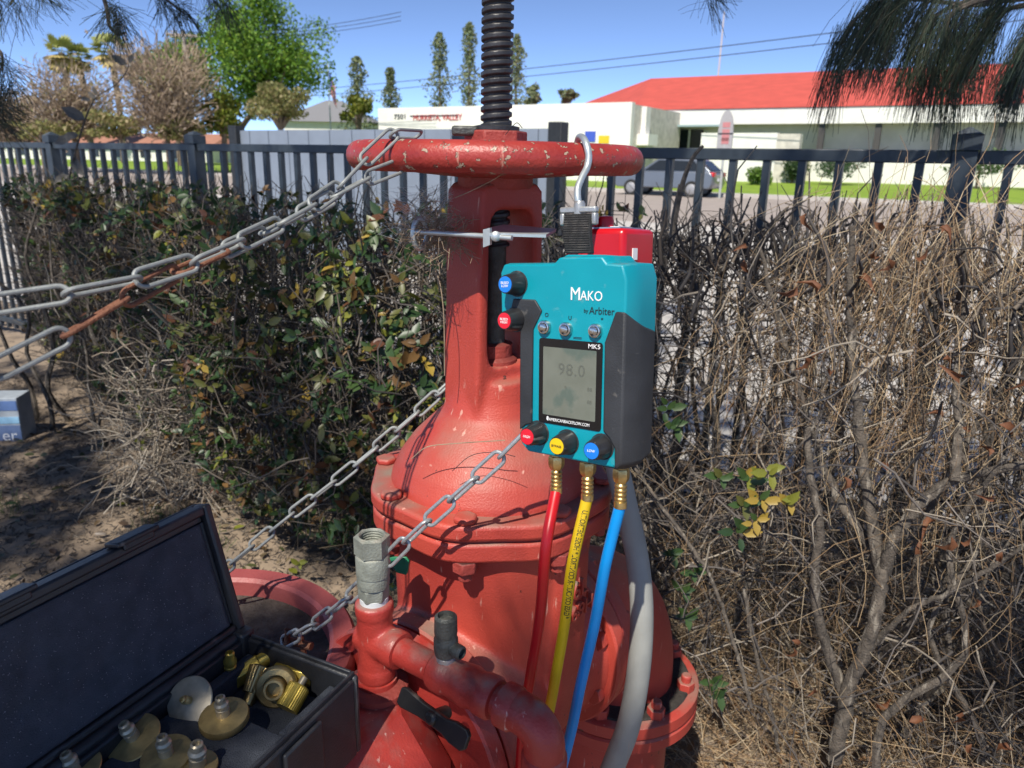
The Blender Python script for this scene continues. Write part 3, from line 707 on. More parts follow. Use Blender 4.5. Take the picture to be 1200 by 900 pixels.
# threaded stem
pitch, zs0, zs1 = .0092, ZW - .10, 1.93; nr, na = 640, 36; V = []; Fc = []
zz = np.linspace(zs0, zs1, nr)
th = np.arange(na) * 2 * np.pi / na
ph = (zz[:, None] / pitch - th[None, :] / (2 * np.pi)) % 1.0
prof = np.interp(ph, [0, .10, .22, .72, .84, 1], [.0148, .0150, .0180, .0180, .0150, .0148])
V = np.stack([prof * np.cos(th)[None], prof * np.sin(th)[None], np.repeat(zz[:, None], na, 1)], -1).reshape(-1, 3)
ii = np.arange(nr - 1)[:, None] * na; jj = np.arange(na)[None]; jn = (jj + 1) % na
Fc = np.stack([ii + jj, ii + jn, ii + na + jn, ii + na + jj], -1).reshape(-1, 4)
np_mesh('threaded_stem', V, Fc, m_boot, valve, smooth=True)
MB().tube([(0, 0, 1.12), (0, 0, zs0 + .001)], .0145, 16).build('lower_stem', m_darkcock, valve)
# yoke: window frame prism
def ring_poly(hw0, hw1, z0, z1, rc, n=64, tw=0):
    cz = (z0 + z1) / 2; out = []
    for k in range(n):
        a = 2 * math.pi * k / n; c, s_ = math.cos(a), math.sin(a)
        e = (abs(c) ** rc + abs(s_) ** rc) ** (-1 / rc)
        x, z = c * e, s_ * e; hw = hw0 + (hw1 - hw0) * (1 - z) / 2
        out.append((x * hw, cz + z * (z1 - z0) / 2))
    return out
out = ring_poly(.046, .053, 1.13, 1.428, 14); inn = ring_poly(.0335, .035, 1.212, 1.398, 7)
ys = (-.034, .034)
mb = MB(); n = len(out)
vs = [(x, y, z) for y in ys for x, z in out] + [(x, y, z) for y in ys for x, z in inn]; fs = []
for k in range(n):
    k2 = (k + 1) % n
    fs += [(k, k2, 2 * n + k2, 2 * n + k), (n + k2, n + k, 3 * n + k, 3 * n + k2), (k2, k, n + k, n + k2), (2 * n + k, 2 * n + k2, 3 * n + k2, 3 * n + k)]
yr = Matrix.Rotation(rad(-12), 4, 'Z'); ymb = MB().add(vs, fs, yr)
MB().lathe([(.018, 1.20), (.030, 1.20), (.030, 1.216), (.024, 1.22), (.024, 1.235), (.016, 1.237)], 24).build('gland', m_reddark, valve)
mb = MB(); mb.lathe([(.02, 1.20), (.050, 1.195), (.055, 1.17), (.063, 1.15), (.082, 1.132), (.102, 1.112), (.119, 1.088), (.129, 1.066), (.131, 1.05), (.05, 1.045)], 48, sx=1.0, sy=1.0)
mb.box((0, 0, 1.165), (.1, .066, .075), yr); mb.add(ymb.v, ymb.f)
for a in (45, 135, 225, 315):
    pass
fuse(mb.build('yoke_bonnet', m_red, valve), .0030, 7)
# flange pair with faceted outline
def fl_poly(r, n=72):
    o = []
    for k in range(n):
        a = 2 * math.pi * k / n; e = 1 - .022 * math.cos(8 * a + .4); o.append((r * e * math.cos(a), r * e * math.sin(a)))
    return o
MB().prism(fl_poly(.156), 1.0405, 1.061).build('bonnet_flange', m_red, valve, bevel=.005, seg=3, ang=50)
MB().prism(fl_poly(.149), 1.037, 1.0405).build('gasket', m_reddark, valve)
MB().prism(fl_poly(.154), 1.013, 1.037).build('body_flange', m_red, valve, bevel=.004, seg=3, ang=50)
for k in range(8):
    a = 2 * math.pi * (k + .5) / 8 + .08; mm = Matrix.Translation((.144 * math.cos(a), .144 * math.sin(a), 0)) @ Matrix.Rotation(a, 4, 'Z')
    b = MB(); b.prism(hexp(.0145), 1.0605, 1.069, mm); b.build('bolt', m_red, valve, bevel=.003)
    b = MB(); b.prism(hexp(.0155), .999, 1.0135, mm); b.lathe([(.0085, .987), (.0085, 1.0)], 10, mm); b.build('nut', m_reddark, valve, bevel=.0015)
# body: neck + barrel fused
mb = MB(); mb.lathe([(.02, 1.014), (.132, 1.014), (.130, .99), (.124, .93), (.122, .86), (.116, .78), (.11, .70), (.02, .62)], 56, sx=.90, sy=1.02, n_=2.5)
mX = Matrix.Translation((0, 0, Z0)) @ Matrix.Rotation(rad(90), 4, 'Y')
mb.lathe([(.02, -.127), (.152, -.125), (.151, -.10), (.147, -.065), (.134, -.025), (.122, .01), (.116, .06), (.120, .105), (.132, .125), (.02, .127)], 48, mX)
mb.box((0, -.122, .86), (.062, .034, .25)); mb.box((0, .122, .86), (.062, .034, .25))
fuse(mb.build('body', m_red, valve), .004, 8)
for sx_ in (-1, 1):
    x0, x1 = sorted((sx_ * .120, sx_ * .1455))
    rf = .145 if sx_ > 0 else .157
    MB().lathe([(.05, x0), (rf - .003, x0), (rf, x0 + .003), (rf, x1 - .003), (rf - .003, x1), (.05, x1)], 64, mX).build('end_flange', m_red if sx_ > 0 else m_red, valve)
for k in range(8):
    a = 2 * math.pi * (k + .5) / 8
    for sx_ in (1, -1):
        c = Vector((sx_ * .113, .120 * math.cos(a), Z0 + .120 * math.sin(a))); mm = frame_to(c, (1, 0, 0))
        MB().prism(hexp(.0155, .2), -.0072, .0072, mm).build('bolt', m_red, valve, bevel=.0015)
mT = Matrix.Translation((0, -.1425, .925)) @ Matrix.Rotation(rad(90), 4, 'X')
text_part('cast_lettering', '6L', .034, m_red, valve, mT @ Matrix.Translation((0, .018, 0)), .0030)
text_part('cast_lettering', '269H', .030, m_red, valve, mT @ Matrix.Translation((0, -.014, 0)), .0030)

# ---------------- elbow and riser behind
VM = Matrix.Translation((AX, AY, 0)) @ Matrix.Rotation(VA, 4, 'Z')
elb = empty('pipe_elbow', VM @ Vector((.147, 0, 0)), VA, 'big red pipe elbow turning down from the valve to a bolted flange', 'pipe')
o_ = .147
mX2 = Matrix.Translation((0, 0, Z0)) @ Matrix.Rotation(rad(90), 4, 'Y')
MB().lathe([(.05, .0), (.142, .0), (.145, .003), (.145, .022), (.142, .025), (.05, .025)], 64, mX2).build('end_flange', m_red, elb)
Rb = .235; pts = [Vector((.02 + Rb * math.sin(t), 0, Z0 - Rb + Rb * math.cos(t))) for t in np.linspace(0, math.pi / 2, 22)]
mb = MB(); mb.tube(pts, [.104] * 22, 40)
mb.build('elbow_bend', m_red, elb)
xe = .02 + Rb; ze = Z0 - Rb
me_ = Matrix.Translation((xe, 0, 0))
MB().lathe([(.05, ze - .028), (.150, ze - .028), (.154, ze - .025), (.154, ze - .003), (.150, ze), (.05, ze)], 64, me_).build('lower_flange', m_red, elb)
MB().lathe([(.05, ze - .058), (.150, ze - .058), (.154, ze - .054), (.154, ze - .034), (.150, ze - .0305), (.05, ze - .0305)], 64, me_).build('mating_flange', m_red, elb)
MB().lathe([(.105, -.05), (.105, ze - .058)], 40, me_).build('riser', m_red, elb)
MB().lathe([(.06, ze + .0005), (.138, ze + .001), (.136, ze + .004), (.06, ze + .006)], 40, me_).build('dirt', M('black_dirt', (.03, .026, .022), .95, var=.4, scale=60, bump=.8, bscale=200), elb)
for k in range(8):
    a = 2 * math.pi * (k + .35) / 8; c = me_ @ Vector((.13 * math.cos(a), .13 * math.sin(a), 0)); mm = Matrix.Translation(c)
    b = MB(); b.prism(hexp(.0165, a), ze, ze + .018, mm); b.lathe([(.0095, ze + .017), (.0095, ze + .03), (.007, ze + .032)], 12, mm); b.build('bolt', m_red, elb, bevel=.0015)
for k in range(8):
    a = 2 * math.pi * (k + .5) / 8; c = Vector((.034, .120 * math.cos(a), Z0 + .120 * math.sin(a)))
    MB().prism(hexp(.016, .2), -.009, .009, frame_to(c, (1, 0, 0))).build('nut', m_red, elb, bevel=.0015)

# ---------------- check valve body to the left
chk = empty('check_valve', VM @ Vector((-.149, 0, 0)), VA, 'faded red check valve body with a wide round rimmed cover', 'valve')
MB().lathe([(.05, -.025), (.154, -.025), (.157, -.022), (.157, -.003), (.154, .0), (.05, .0)], 64, mX2).build('end_flange', m_redsm, chk)
oct_ = lambda r, x: [(x, r * math.cos(a), Z0 + r * math.sin(a)) for a in [2 * math.pi * (k + .5) / 8 for k in range(8)]]
MB().rings([oct_(r, x) for x, r in ((-.025, .09), (-.04, .105), (-.075, .128), (-.30, .128), (-.40, .12), (-.62, .12))]).build('barrel', m_redsm, chk, bevel=.008, seg=3, ang=25)
rc = PZ(216, 800, .84); rcl = chk.matrix_basis.inverted() @ Vector((-.405, .80, 0))
mc = Matrix.Translation((rcl.x, rcl.y, 0))
MB().lathe([(.03, .30), (.155, .30), (.165, .5), (.165, .76), (.15, .79), (.15, .80), (.03, .80)], 48, mc).build('bowl', m_pink, chk)
MB().lathe([(.182, .80), (.208, .80), (.212, .805), (.212, .838), (.207, .845), (.182, .845), (.177, .84), (.176, .80), (.182, .80)], 64, mc, cap=False).build('cover_rim', m_pink, chk)
MB().lathe([(.03, .801), (.1775, .801), (.1775, .818), (.10, .823), (.03, .821)], 40, mc).build('dirt', M('dark_litter', (.055, .045, .038), .95, scale=40, base2=(.12, .10, .085), bump=1., bscale=120), chk)
# ---------------- bypass pipe with test cocks
T0 = PZ(440, 748, .93); T1 = PZ(617, 838, .93)
bd = (T1 - T0); bd.z = 0; bl_ = bd.length; bd.normalize()
byp = empty('bypass_pipe', (T0.x, T0.y, 0), math.atan2(bd.y, bd.x), 'thin red bypass pipe with tee, elbow and small valve cocks', 'pipe')
zp = T0.z; mP = Matrix.Translation((0, 0, zp)) @ Matrix.Rotation(rad(90), 4, 'Y')
r1, r2 = .0158, .0200
MB().lathe([(r1 * .8, .02), (r2, .021), (r2 * 1.06, .026), (r2 * 1.06, .036), (r2, .04), (r1, .0405), (r1, .088), (r1, .09)], 28, mP).build('pipe', m_redsm, byp)
tee = MB(); tee.lathe([(.01, zp - .05), (r2 * 1.08, zp - .05), (r2 * 1.08, zp - .036), (r2, zp - .033), (r2, zp + .032), (r2 * 1.08, zp + .035), (r2 * 1.08, zp + .047), (r2 * .9, zp + .049), (.01, zp + .049)], 32)
tee.lathe([(.01, -.02), (r2, -.019), (r2, .03), (.01, .031)], 28, mP)
fuse(tee.build('tee', m_redsm, byp), .0022, 4)
MB().lathe([(.012, zp - .17), (.0235, zp - .17), (.0235, zp - .05)], 24).build('riser', m_redsm, byp)
MB().lathe([(.02, zp - .083), (.036, zp - .083), (.036, zp - .060), (.03, zp - .056), (.02, zp - .056)], 28).build('union_collar', m_reddark, byp)
Lm = bl_ * .60
vb = MB(); vb.lathe([(r1, Lm - .035), (r2, Lm - .034), (r2 * 1.08, Lm - .028), (r2 * 1.08, Lm - .016), (r2 * .98, Lm - .012), (r2 * 1.04, Lm + .0), (r2 * 1.12, Lm + .012), (r2 * 1.0, Lm + .024), (r2 * 1.1, Lm + .028), (r2 * 1.12, Lm + .042), (r2, Lm + .046), (r1, Lm + .047)], 32, mP); vb.build('ball_valve_body', m_redsm, byp)
MB().lathe([(r1, .086), (r1, Lm - .03)], 28, mP).build('pipe', m_redsm, byp)
MB().lathe([(r1, Lm + .044), (r1, bl_ - .02)], 28, mP).build('pipe', m_redsm, byp)
ex = bl_ - .006; re = .028
ep = [Vector((ex + re * math.sin(t), 0, zp - re + re * math.cos(t))) for t in np.linspace(0, math.pi / 2, 14)]
eb = MB(); eb.tube([Vector((ex - .02, 0, zp))] + ep + [ep[-1] - Vector((0, 0, .02))], r2 * 1.02, 28)
eb.lathe([(r2, ex - .022), (r2 * 1.14, ex - .021), (r2 * 1.14, ex - .008), (r2, ex - .004)], 28, mP); eb.lathe([(r2, zp - re - .004), (r2 * 1.14, zp - re - .008), (r2 * 1.14, zp - re - .022), (r2 * .9, zp - re - .024)], 28, Matrix.Translation((ex + re, 0, 0)))
eb.build('elbow', m_redsm, byp)
MB().lathe([(r1, zp - .40), (r1, zp - re - .02)], 24, Matrix.Translation((ex + re, 0, 0))).build('drop_pipe', m_redsm, byp)
# the black lever
lv = MB(); lm = frame_to(Vector((Lm - .012, -.030, zp - .030)), (0, -.75, .3), (1, 0, -.12)) @ Matrix.Diagonal((.82, .82, .9, 1))
lv.prism([(-.058, -.011), (-.05, -.014), (-.02, -.010), (.02, -.010), (.034, -.014), (.052, -.014), (.058, -.009), (.058, .009), (.052, .014), (.034, .014), (.02, .010), (-.02, .010), (-.05, .013), (-.058, .010)], -.003, .004, lm)
lv.lathe([(.009, -.026), (.009, .006), (.006, .009)], 14, lm); lv.build('lever', m_blacklever, byp, bevel=.0015)
# grey-green coupling standing on the tee
zc = zp + .047
cpl = empty('brass_coupling', (T0.x, T0.y, zc), .2, 'grey-green hex coupling open at top, standing on the red tee', 'fitting')
MB().lathe([(.0165, 0), (.0185, 0), (.0185, .008), (.0165, .009)], 28).build('thread', m_whitepost, cpl)
MB().prism(hexp(.0205), .006, .022).build('lower_hex', m_greycast, cpl, bevel=.002)
MB().lathe([(.016, .022), (.0205, .0225), (.0212, .028), (.0205, .036), (.0216, .0365), (.0216, .058), (.0205, .060), (.017, .062)], 32).build('barrel', m_greycast, cpl)
hx = [(x, y) for x, y in hexp(.0228)]; inn_ = [(.0165 * math.cos(a), .0165 * math.sin(a)) for a in [2 * math.pi * k / 36 for k in range(36)]]
b = MB(); o36 = []
for k in range(36):
    a = 2 * math.pi * k / 36; q = (a % (math.pi / 3)) - math.pi / 6; R_ = .0228 * math.cos(math.pi / 6) / math.cos(q); o36.append((R_ * math.cos(a), R_ * math.sin(a)))
b.rings([[(x, y, z) for x, y in pl] for pl, z in ((inn_, .062), (o36, .062), (o36, .082), (inn_, .084), ([(x * .93, y * .93) for x, y in inn_], .083), ([(x * .93, y * .93) for x, y in inn_], .066))], closed=False)
b.build('top_hex', m_greycast, cpl, ang=25)
for i in range(5): MB().lathe([(.0154, .068 + .003 * i), (.0145, .0695 + .003 * i), (.0154, .071 + .003 * i)], 28, cap=False).build('thread_turn', m_greycast, cpl)
cpl.scale = (.86, .86, 1)
gl = MB(); gm = frame_to(P(470, 655, .80) - Vector((T0.x, T0.y, zc)), (-.15, -.9, .35), (1, 0, -.1)); gm = Matrix.Rotation(-.2, 4, 'Z') @ gm
gl.prism([(-.024, -.004), (-.005, -.005), (.0, -.011), (.014, -.012), (.0165, -.006), (.0165, .006), (.012, .010), (-.005, .008), (-.024, .002)], -.002, .002, gm); gl.build('green_lever', m_greenlever, cpl, bevel=.001)
# small dark test cock on the pipe
ckp = byp.matrix_basis @ Vector((Lm - .020, 0, zp + r1 + .004))
ck = empty('test_cock', ckp, -.7, 'small dark bronze test cock screwed into the bypass pipe', 'valve')
MB().lathe([(.008, -.006), (.0105, -.005), (.0105, .004), (.008, .006)], 20).build('thread', m_cast, ck)
MB().lathe([(.008, .005), (.0118, .006), (.0128, .012), (.0128, .024), (.0115, .027), (.0118, .030), (.0122, .033), (.0118, .050), (.0085, .052), (.0082, .046), (.002, .046)], 26).build('barrel', m_darkcock, ck)
MB().lathe([(.004, .008), (.0075, .009), (.0075, .022), (.0055, .024), (.0052, .019), (.001, .019)], 16, Matrix.Translation((0, 0, .017)) @ Matrix.Rotation(rad(90), 4, 'Y')).build('outlet', m_darkcock, ck)

# ================================================================== GAUGE
Lv, Dv = ray(-591, 294), ray(500, 5000)
gr = -Lv.normalized(); gd = Dv.normalized(); gd = (gd - gr * gd.dot(gr)).normalized(); gu = -gd; gn = gr.cross(gu).normalized()
gc = P(668, 450, .67)
GM = Matrix((gr, gu, gn)).transposed().to_4x4(); GM.translation = gc
g = empty('test_gauge', mat=GM, label='teal and black backflow test gauge hanging from the handwheel hook', cat='gauge')
mm1 = .001
def mmv(*p): return [(x * mm1, y * mm1) for x, y in p]
def gloft(name, sections, mat, parent=g, bevel=0., **kw):      # sections: (z, scale/outline list)
    b = MB(); b.rings([[(x * mm1, y * mm1, z * mm1) for x, y in pl] for z, pl in sections]); return b.build(name, mat, parent, bevel=bevel, **kw)
face = [(-78, 110), (-20, 111), (-14, 117), (31, 118), (36, 112), (52, 111), (56, 98), (56, 70), (56, -66), (48, -73), (-48, -73), (-56, -66), (-56, 48), (-81, 48), (-82, 102)]
def off(pl, dx0, dx1, dy0, dy1):
    o = []
    for x, y in pl:
        o.append((x + (dx1 if x > 20 else (-dx0 if x < -20 else 0)) * (abs(x) / 56 if abs(x) > 20 else 0), y + (dy1 if y > 20 else -dy0)))
    return o
f2 = off(face, 1, 4, 2, 1.5); f3 = off(face, 1, 5, 2, 1)
gloft('housing', [(-58, off(face, -3, 1, -2, -3)), (-50, f3), (-24, f3), (-10, f2), (0, face)], m_teal, bevel=.0015, ang=25)
# black bumpers, 1.5 mm proud of the housing
lb = [(-57.5, 77), (-40, 77), (-33, 68), (-42, 52), (-42, -40), (-40, -52), (-50, -64), (-57.5, -67)]
lb = [(-66, 77.5), (-40, 77.5), (-32, 67), (-42, 49), (-42.5, -44), (-50, -46), (-57.5, -52), (-57.5, 46), (-75, 46)]
gloft('left_bumper', [(-30, [(x if x > -45 else x - 0, y) for x, y in lb]), (.5, lb), (2.0, [(x * .99, y) for x, y in lb])], m_bumper, bevel=.0012, ang=25)
rb = [(57, 71), (47, 71), (36.5, 42), (37, -40), (44, -46), (49, -54), (50, -74.5), (57, -68)]
def rside(x, k): return x + (k if x > 46 else 0)
gloft('right_bumper', [(-52, [(rside(x, 4), y) for x, y in [(57, 50), (47, 50), (36.5, 30), (37, -40), (44, -46), (49, -54), (50, -74), (57, -68)]]),
                       (-24, [(rside(x, 7.5), y) for x, y in [(57, 56), (47, 56), (36.5, 36), (37, -40), (44, -46), (49, -54), (50, -76), (57, -70)]]),
                       (-9, [(rside(x, 6), y) for x, y in [(57, 62), (47, 66), (36.5, 40), (37, -40), (44, -46), (49, -54), (50, -76), (57, -69)]]),
                       (2.0, rb)], m_bumper, bevel=.0018, ang=25)
gloft('bottom_bumper', [(-50, mmvp) for mmvp in [[(-50, -74), (50, -76), (50, -73), (-50, -71)]]] + [(-8, [(-48, -75), (49, -76.5), (49, -73), (-48, -71)])], m_bumper)
def rrect(x0, y0, x1, y1, r=3, n=5):
    o = []
    for cx, cy, a0 in ((x1 - r, y1 - r, 0), (x0 + r, y1 - r, 90), (x0 + r, y0 + r, 180), (x1 - r, y0 + r, 270)):
        for k in range(n): a = rad(a0 + 90 * k / (n - 1)); o.append((cx + r * math.cos(a), cy + r * math.sin(a)))
    return o
bez = gloft('screen_bezel', [(-2, rrect(-35, -41, 34.5, 41.5)), (.9, rrect(-35, -41, 34.5, 41.5))], m_bezel, ang=60)
gloft('screen', [(.5, rrect(-30, -32.5, 28.5, 33.5, 1)), (1.15, rrect(-30, -32.5, 28.5, 33.5, 1))], m_lcd, parent=bez)
def gt(txt, u, v, size, mat, z=.0003, parent=g, name='lettering', sp=1., sq=1.):
    return text_part(name, txt, size * mm1, mat, parent, Matrix.Translation((u * mm1, v * mm1, z)), .00015, sp, sq)
gt('98.0', 2, 13, 16, m_lcdseg, .0012, bez, 'display_digits', 1.1)
for (u, v, t) in ((-4, -3, 'o'), (22, -3, '88'), (22, -15, '88'), (-4, -15, '-')): gt(t, u, v, 5, m_lcdseg, .0012, bez, 'display_digits')
gt('MK5', 26, 37.3, 6, m_white, .0011, bez, 'lettering', 1, 1.15)
gt('AMERICANBACKFLOW.COM', 0, -36.8, 4.2, m_white, .0011, bez, 'lettering', 1, .84)
MB().prism([(-24.2 * mm1 + .0012 * math.cos(a), -36.0 * mm1 + .0022 * math.sin(a)) for a in np.linspace(0, 6.0, 10)], .0010, .0012).build('drop_mark', m_white, bez)
gt('M', 4.5, 84, 17, m_white, .0004, sq=.9); gt('AKO', 21.5, 82.8, 12.5, m_white, .0004, sq=.88)
gt('by', 16, 69.5, 5, m_ink, .0004); gt('Arbiter', 32.5, 69.8, 9.5, m_ink, .0004, sq=.92)
gt('O', -27, 63.5, 5.5, m_ink, .0004); gt('U', -1, 62, 5.5, m_ink, .0004); gt('*', 33, 62, 5.5, m_ink, .0004)
for v in (43.4, 44.6): MB().box((7.5 * mm1, v * mm1, .0003), (.009, .0004, .0003)).build('print_line', m_ink, g)
for u, v in ((-28.5, 52), (-4.5, 51.5), (27, 52)):
    b = MB().lathe([(.0012, .0), (.0068, .0), (.0068, .003), (.006, .0044), (.0048, .0046), (.0046, .0036), (.001, .0036)], 24, Matrix.Translation((u * mm1, v * mm1, 0))).build('button', m_steel, g)
    MB().lathe([(.0005, .0036), (.0042, .0037), (.0040, .0056), (.0025, .0062), (.0005, .0062)], 20, Matrix.Translation((u * mm1, v * mm1, 0))).build('button_cap', m_steel, b)
def knob(u, v, mat, txt, r=.0112, h=.019):
    m = Matrix.Translation((u * mm1, v * mm1, 0)); n = 36; rings = []
    for q, z, fl_ in ((1.0, 0, 0), (1.02, .002, 0), (1.0, .004, .5), (.80, h - .001, 1), (.76, h, .3), (.05, h, 0)):
        rings.append([((r * q * (1 - .055 * fl_ * (k % 3 == 0))) * math.cos(2 * math.pi * k / n), (r * q * (1 - .055 * fl_ * (k % 3 == 0))) * math.sin(2 * math.pi * k / n), z) for k in range(n)])
    kb = MB().rings(rings, m=m).build('knob', m_knob, g, ang=50)
    MB().lathe([(.0005, h), (.0076, h + .0001), (.0076, h + .0007), (.0005, h + .0009)], 28, m).build('colour_disc', mat, kb)
    ls = txt.split('\n')
    for i, t in enumerate(ls): gt(t, u, v + (1.4 if len(ls) == 2 and i == 0 else (-1.6 if len(ls) == 2 else 0)), 3.4, m_white if mat is not m_yeldot else m_ink, h + .0011, kb)
    MB().lathe([(.004, -.004), (.0126, -.003), (.0126, .0006), (.004, .001)], 30, m).build('knob_seat', m_bumper, kb)
knob(-62, 92, m_bluedot, 'BLEED\nLOW'); knob(-63, 57.5, m_reddot, 'BLEED\nHIGH')
knob(-35.5, -52.5, m_reddot, 'HIGH'); knob(-1.5, -56.5, m_yeldot, 'BYPASS'); knob(36, -55, m_bluedot, 'LOW')
# teal neck on top for the strap
gloft('strap_loop', [(-42, [(-18, 109), (34, 109), (30, 119), (-14, 119)]), (-8, [(-18, 109), (35, 109), (31, 120), (-14, 120)])], m_teal, bevel=.003, ang=30)
# brass outlets below
hose_top = []
for i, u in enumerate((-27, 9.5, 46)):
    zc_ = -20; v0 = -75
    m = Matrix.Translation((u * mm1, v0 * mm1, zc_ * mm1)) @ Matrix.Rotation(rad(90), 4, 'X')
    b = MB(); b.lathe([(.006, -.002), (.0075, -.001), (.0075, .003), (.006, .004)], 20, m); o1 = b.build('outlet_nipple', m_brassdull, g)
    MB().lathe([(.005, .0035), (.0076, .004), (.0082, .006), (.0082, .0125), (.0070, .016), (.0050, .0185)], 6, m, ph=.35).build('hex_nut', m_brass, g, ang=20)
    pr = [(.0045, .018)]
    for k in range(4): z_ = .019 + k * .0042; pr += [(.0050, z_), (.0060, z_ + .0012), (.0060, z_ + .0028), (.0050, z_ + .0041)]
    pr += [(.0062, .0365), (.0062, .0425), (.0055, .0430)]
    MB().lathe(pr, 22, m).build('ferrule', m_brass, g)
    hose_top.append(GM @ Vector((u * mm1, (v0 - 40) * mm1, zc_ * mm1)))
# ---------------- hoses
def hose(name, label, top, pix, mat, r=.0057):
    pts = [top] + [P(*q) for q in pix]; path = smooth_path(pts, 40)
    o = MB().tube(path, r, 18).build(name, mat); tag(o, label, 'hose', 'test hoses below the gauge'); return o, path
yt = hose_top[1].y
h1, _ = hose('test_hose', 'thin glossy red hose hanging from the gauge', hose_top[0], [(640, 640, .655), (633, 720, .66), (622, 790, .67), (613, 850, .68), (606, 960, .70)], m_hred)
h2, ypath = hose('test_hose', 'thin yellow hose with black print hanging from the gauge', hose_top[1], [(671, 660, .655), (661, 735, .66), (648, 810, .665), (636, 880, .68), (628, 980, .70)], m_hyel)
h3, _ = hose('test_hose', 'thin sky blue hose hanging from the gauge', hose_top[2], [(710, 660, .645), (697, 730, .65), (681, 800, .65), (668, 862, .65), (648, 940, .655)], m_hblu)
# printing along the yellow hose
me = text_mesh('* GAS5 CONDUIT-R CONTROL * HOSE DETROIT,U', .0082, .00015, align='LEFT', spacing=.92); me.materials.clear()
cum = [0.]
for a, b in zip(ypath[:-1], ypath[1:]): cum.append(cum[-1] + (b - a).length)
xs = [v.co.x for v in me.vertices]; x0, x1 = min(xs), max(xs); Ltx = .118; s0_ = .012
for v in me.vertices:
    t = s0_ + Ltx * (1 - (v.co.x - x0) / (x1 - x0)); k = max(0, min(len(cum) - 2, int(np.searchsorted(cum, t)) - 1)); f = (t - cum[k]) / (cum[k + 1] - cum[k])
    p = ypath[k].lerp(ypath[k + 1], f); tg = (ypath[min(k + 2, len(ypath) - 1)] - ypath[max(0, k - 1)]).normalized()
    out_ = (CAMP - p); out_ = Vector((-.05, -1, .1)); out_ = (out_ - tg * out_.dot(tg)).normalized(); sd_ = tg.cross(out_)
    a = v.co.y / .0059
    v.co = p + (out_ * math.cos(a) - sd_ * math.sin(a)) * (.00585 + v.co.z)
o = link('lettering', me, m_ink, h2)
# grey conduit
cpth = smooth_path([P(712, 292, .80) - gu * .040 - gn * .012, P(712, 350, .82), P(714, 440, .835), P(720, 525, .84), P(733, 590, .83), P(746, 650, .82), P(752, 712, .80), P(749, 780, .78), P(737, 848, .765), P(716, 905, .76), P(690, 980, .77)], 60)
tag(MB().tube(cpth, .0145, 20).build('conduit', m_conduit), 'thick pale grey flexible conduit curving down beside the blue hose', 'conduit')

# ---------------- hook, buckle, strap
hk = empty('hanging_strap', P(683, 248, .72), 0, 'black webbing strap with steel hook looped over the handwheel rim', 'strap')
HB = hk.location
hp = smooth_path([P(q[0], q[1], q[2]) - HB for q in ((679, 246, .722), (677, 232, .724), (677, 221, .728), (682, 208, .736), (688, 196, .744), (690, 184, .747), (688, 172, .750), (685, 164, .758), (681, 160.5, .770), (678, 162, .783), (676, 170, .792))], 44)
MB().tube(hp, .0034, 14).build('hook', m_zinc, hk)
MB().lathe([(.002, -.006), (.0055, -.005), (.0055, .004), (.004, .007)], 16, Matrix.Translation(P(679, 244, .722) - HB)).build('swivel', m_cast, hk)
bx = Matrix((gr, gu, gn)).transposed().to_4x4()
def atp(m, p): q = m.copy(); q.translation = p; return q
bk = P(678.5, 253, .720) - HB
b = MB(); w_ = .0185
for (cx, cyy, sxx, syy) in ((0, .0055, .040, .006), (-.0175, -.003, .005, .0115), (.0175, -.003, .005, .0115)): b.box((cx, cyy, 0), (sxx, syy, .007), atp(bx, bk))
b.build('buckle', m_cast, hk, bevel=.0015)
t0, t1 = bk + gu * .002, GM @ Vector((-.004, .121, -.020)) - HB
sv, sr = [], []
for i in range(12):
    f = i / 11; c = t0.lerp(t1, f) + gn * (.003 * math.sin(f * math.pi)); sr.append([c + gr * x + gn * z for x, z in ((-.0142, -.0032), (.0142, -.0032), (.0142, .0032), (-.0142, .0032))])
MB().rings(sr).build('webbing', m_webbing, hk, bevel=.0008)
for i in range(17):
    c = t0.lerp(t1, (i + .5) / 17) + gn * (.003 * math.sin((i + .5) / 17 * math.pi) + .0031)
    MB().tube([c - gr * .0138, c + gr * .0138], .00085, 5).build('weave_rib', m_webbing, hk)

# ---------------- red switch box and bracket
bxp = P(712, 292, .80)
sw = empty('switch_box', mat=atp(bx, bxp), label='bright red plastic tamper switch box behind the gauge', cat='box')
MB().box((.006, -.012, -.01), (.054, .066, .070)).build('housing', m_redplastic, sw, bevel=.006, seg=3)
MB().box((-.034, .003, -.02), (.034, .062, .05)).build('side_housing', m_redplastic, sw, bevel=.005, seg=3)
MB().box((.004, .0217, -.006), (.042, .0014, .050)).build('label', m_label, sw, smooth=False)
MB().box((.017, .0226, .004), (.010, .0010, .026)).build('label_stripe', m_white, sw, smooth=False)
MB().lathe([(.002, -.006), (.0085, -.005), (.009, .004), (.0075, .009), (.002, .010)], 20, Matrix.Translation((-.013, .026, -.018)) @ Matrix.Rotation(rad(-90), 4, 'X')).build('boss', m_redplastic, sw)
MB().box((.0335, -.005, .002), (.001, .012, .010)).build('mould_mark', m_white, sw, smooth=False)
br = empty('switch_bracket', P(575, 275, .82), 0, 'zinc plated bracket and hook bolt clamped round the valve yoke', 'bracket')
B0 = br.location
pv = [P(567, 268, .80) - B0, P(590, 263, .83) - B0, P(652, 268, .81) - B0, P(640, 275, .775) - B0, P(573, 273, .775) - B0]
b = MB(); b.rings([[v for v in pv], [v - Vector((0, 0, .003)) for v in pv]]); b.build('plate', m_zinc, br, smooth=False)
pf = [P(566, 269, .778) - B0, P(574, 267, .775) - B0, P(574, 287, .775) - B0, P(566, 290, .778) - B0]
b = MB(); b.rings([pf, [v + Vector((.002, .004, 0)) for v in pf]]); b.build('flange_tab', m_zinc, br, smooth=False)
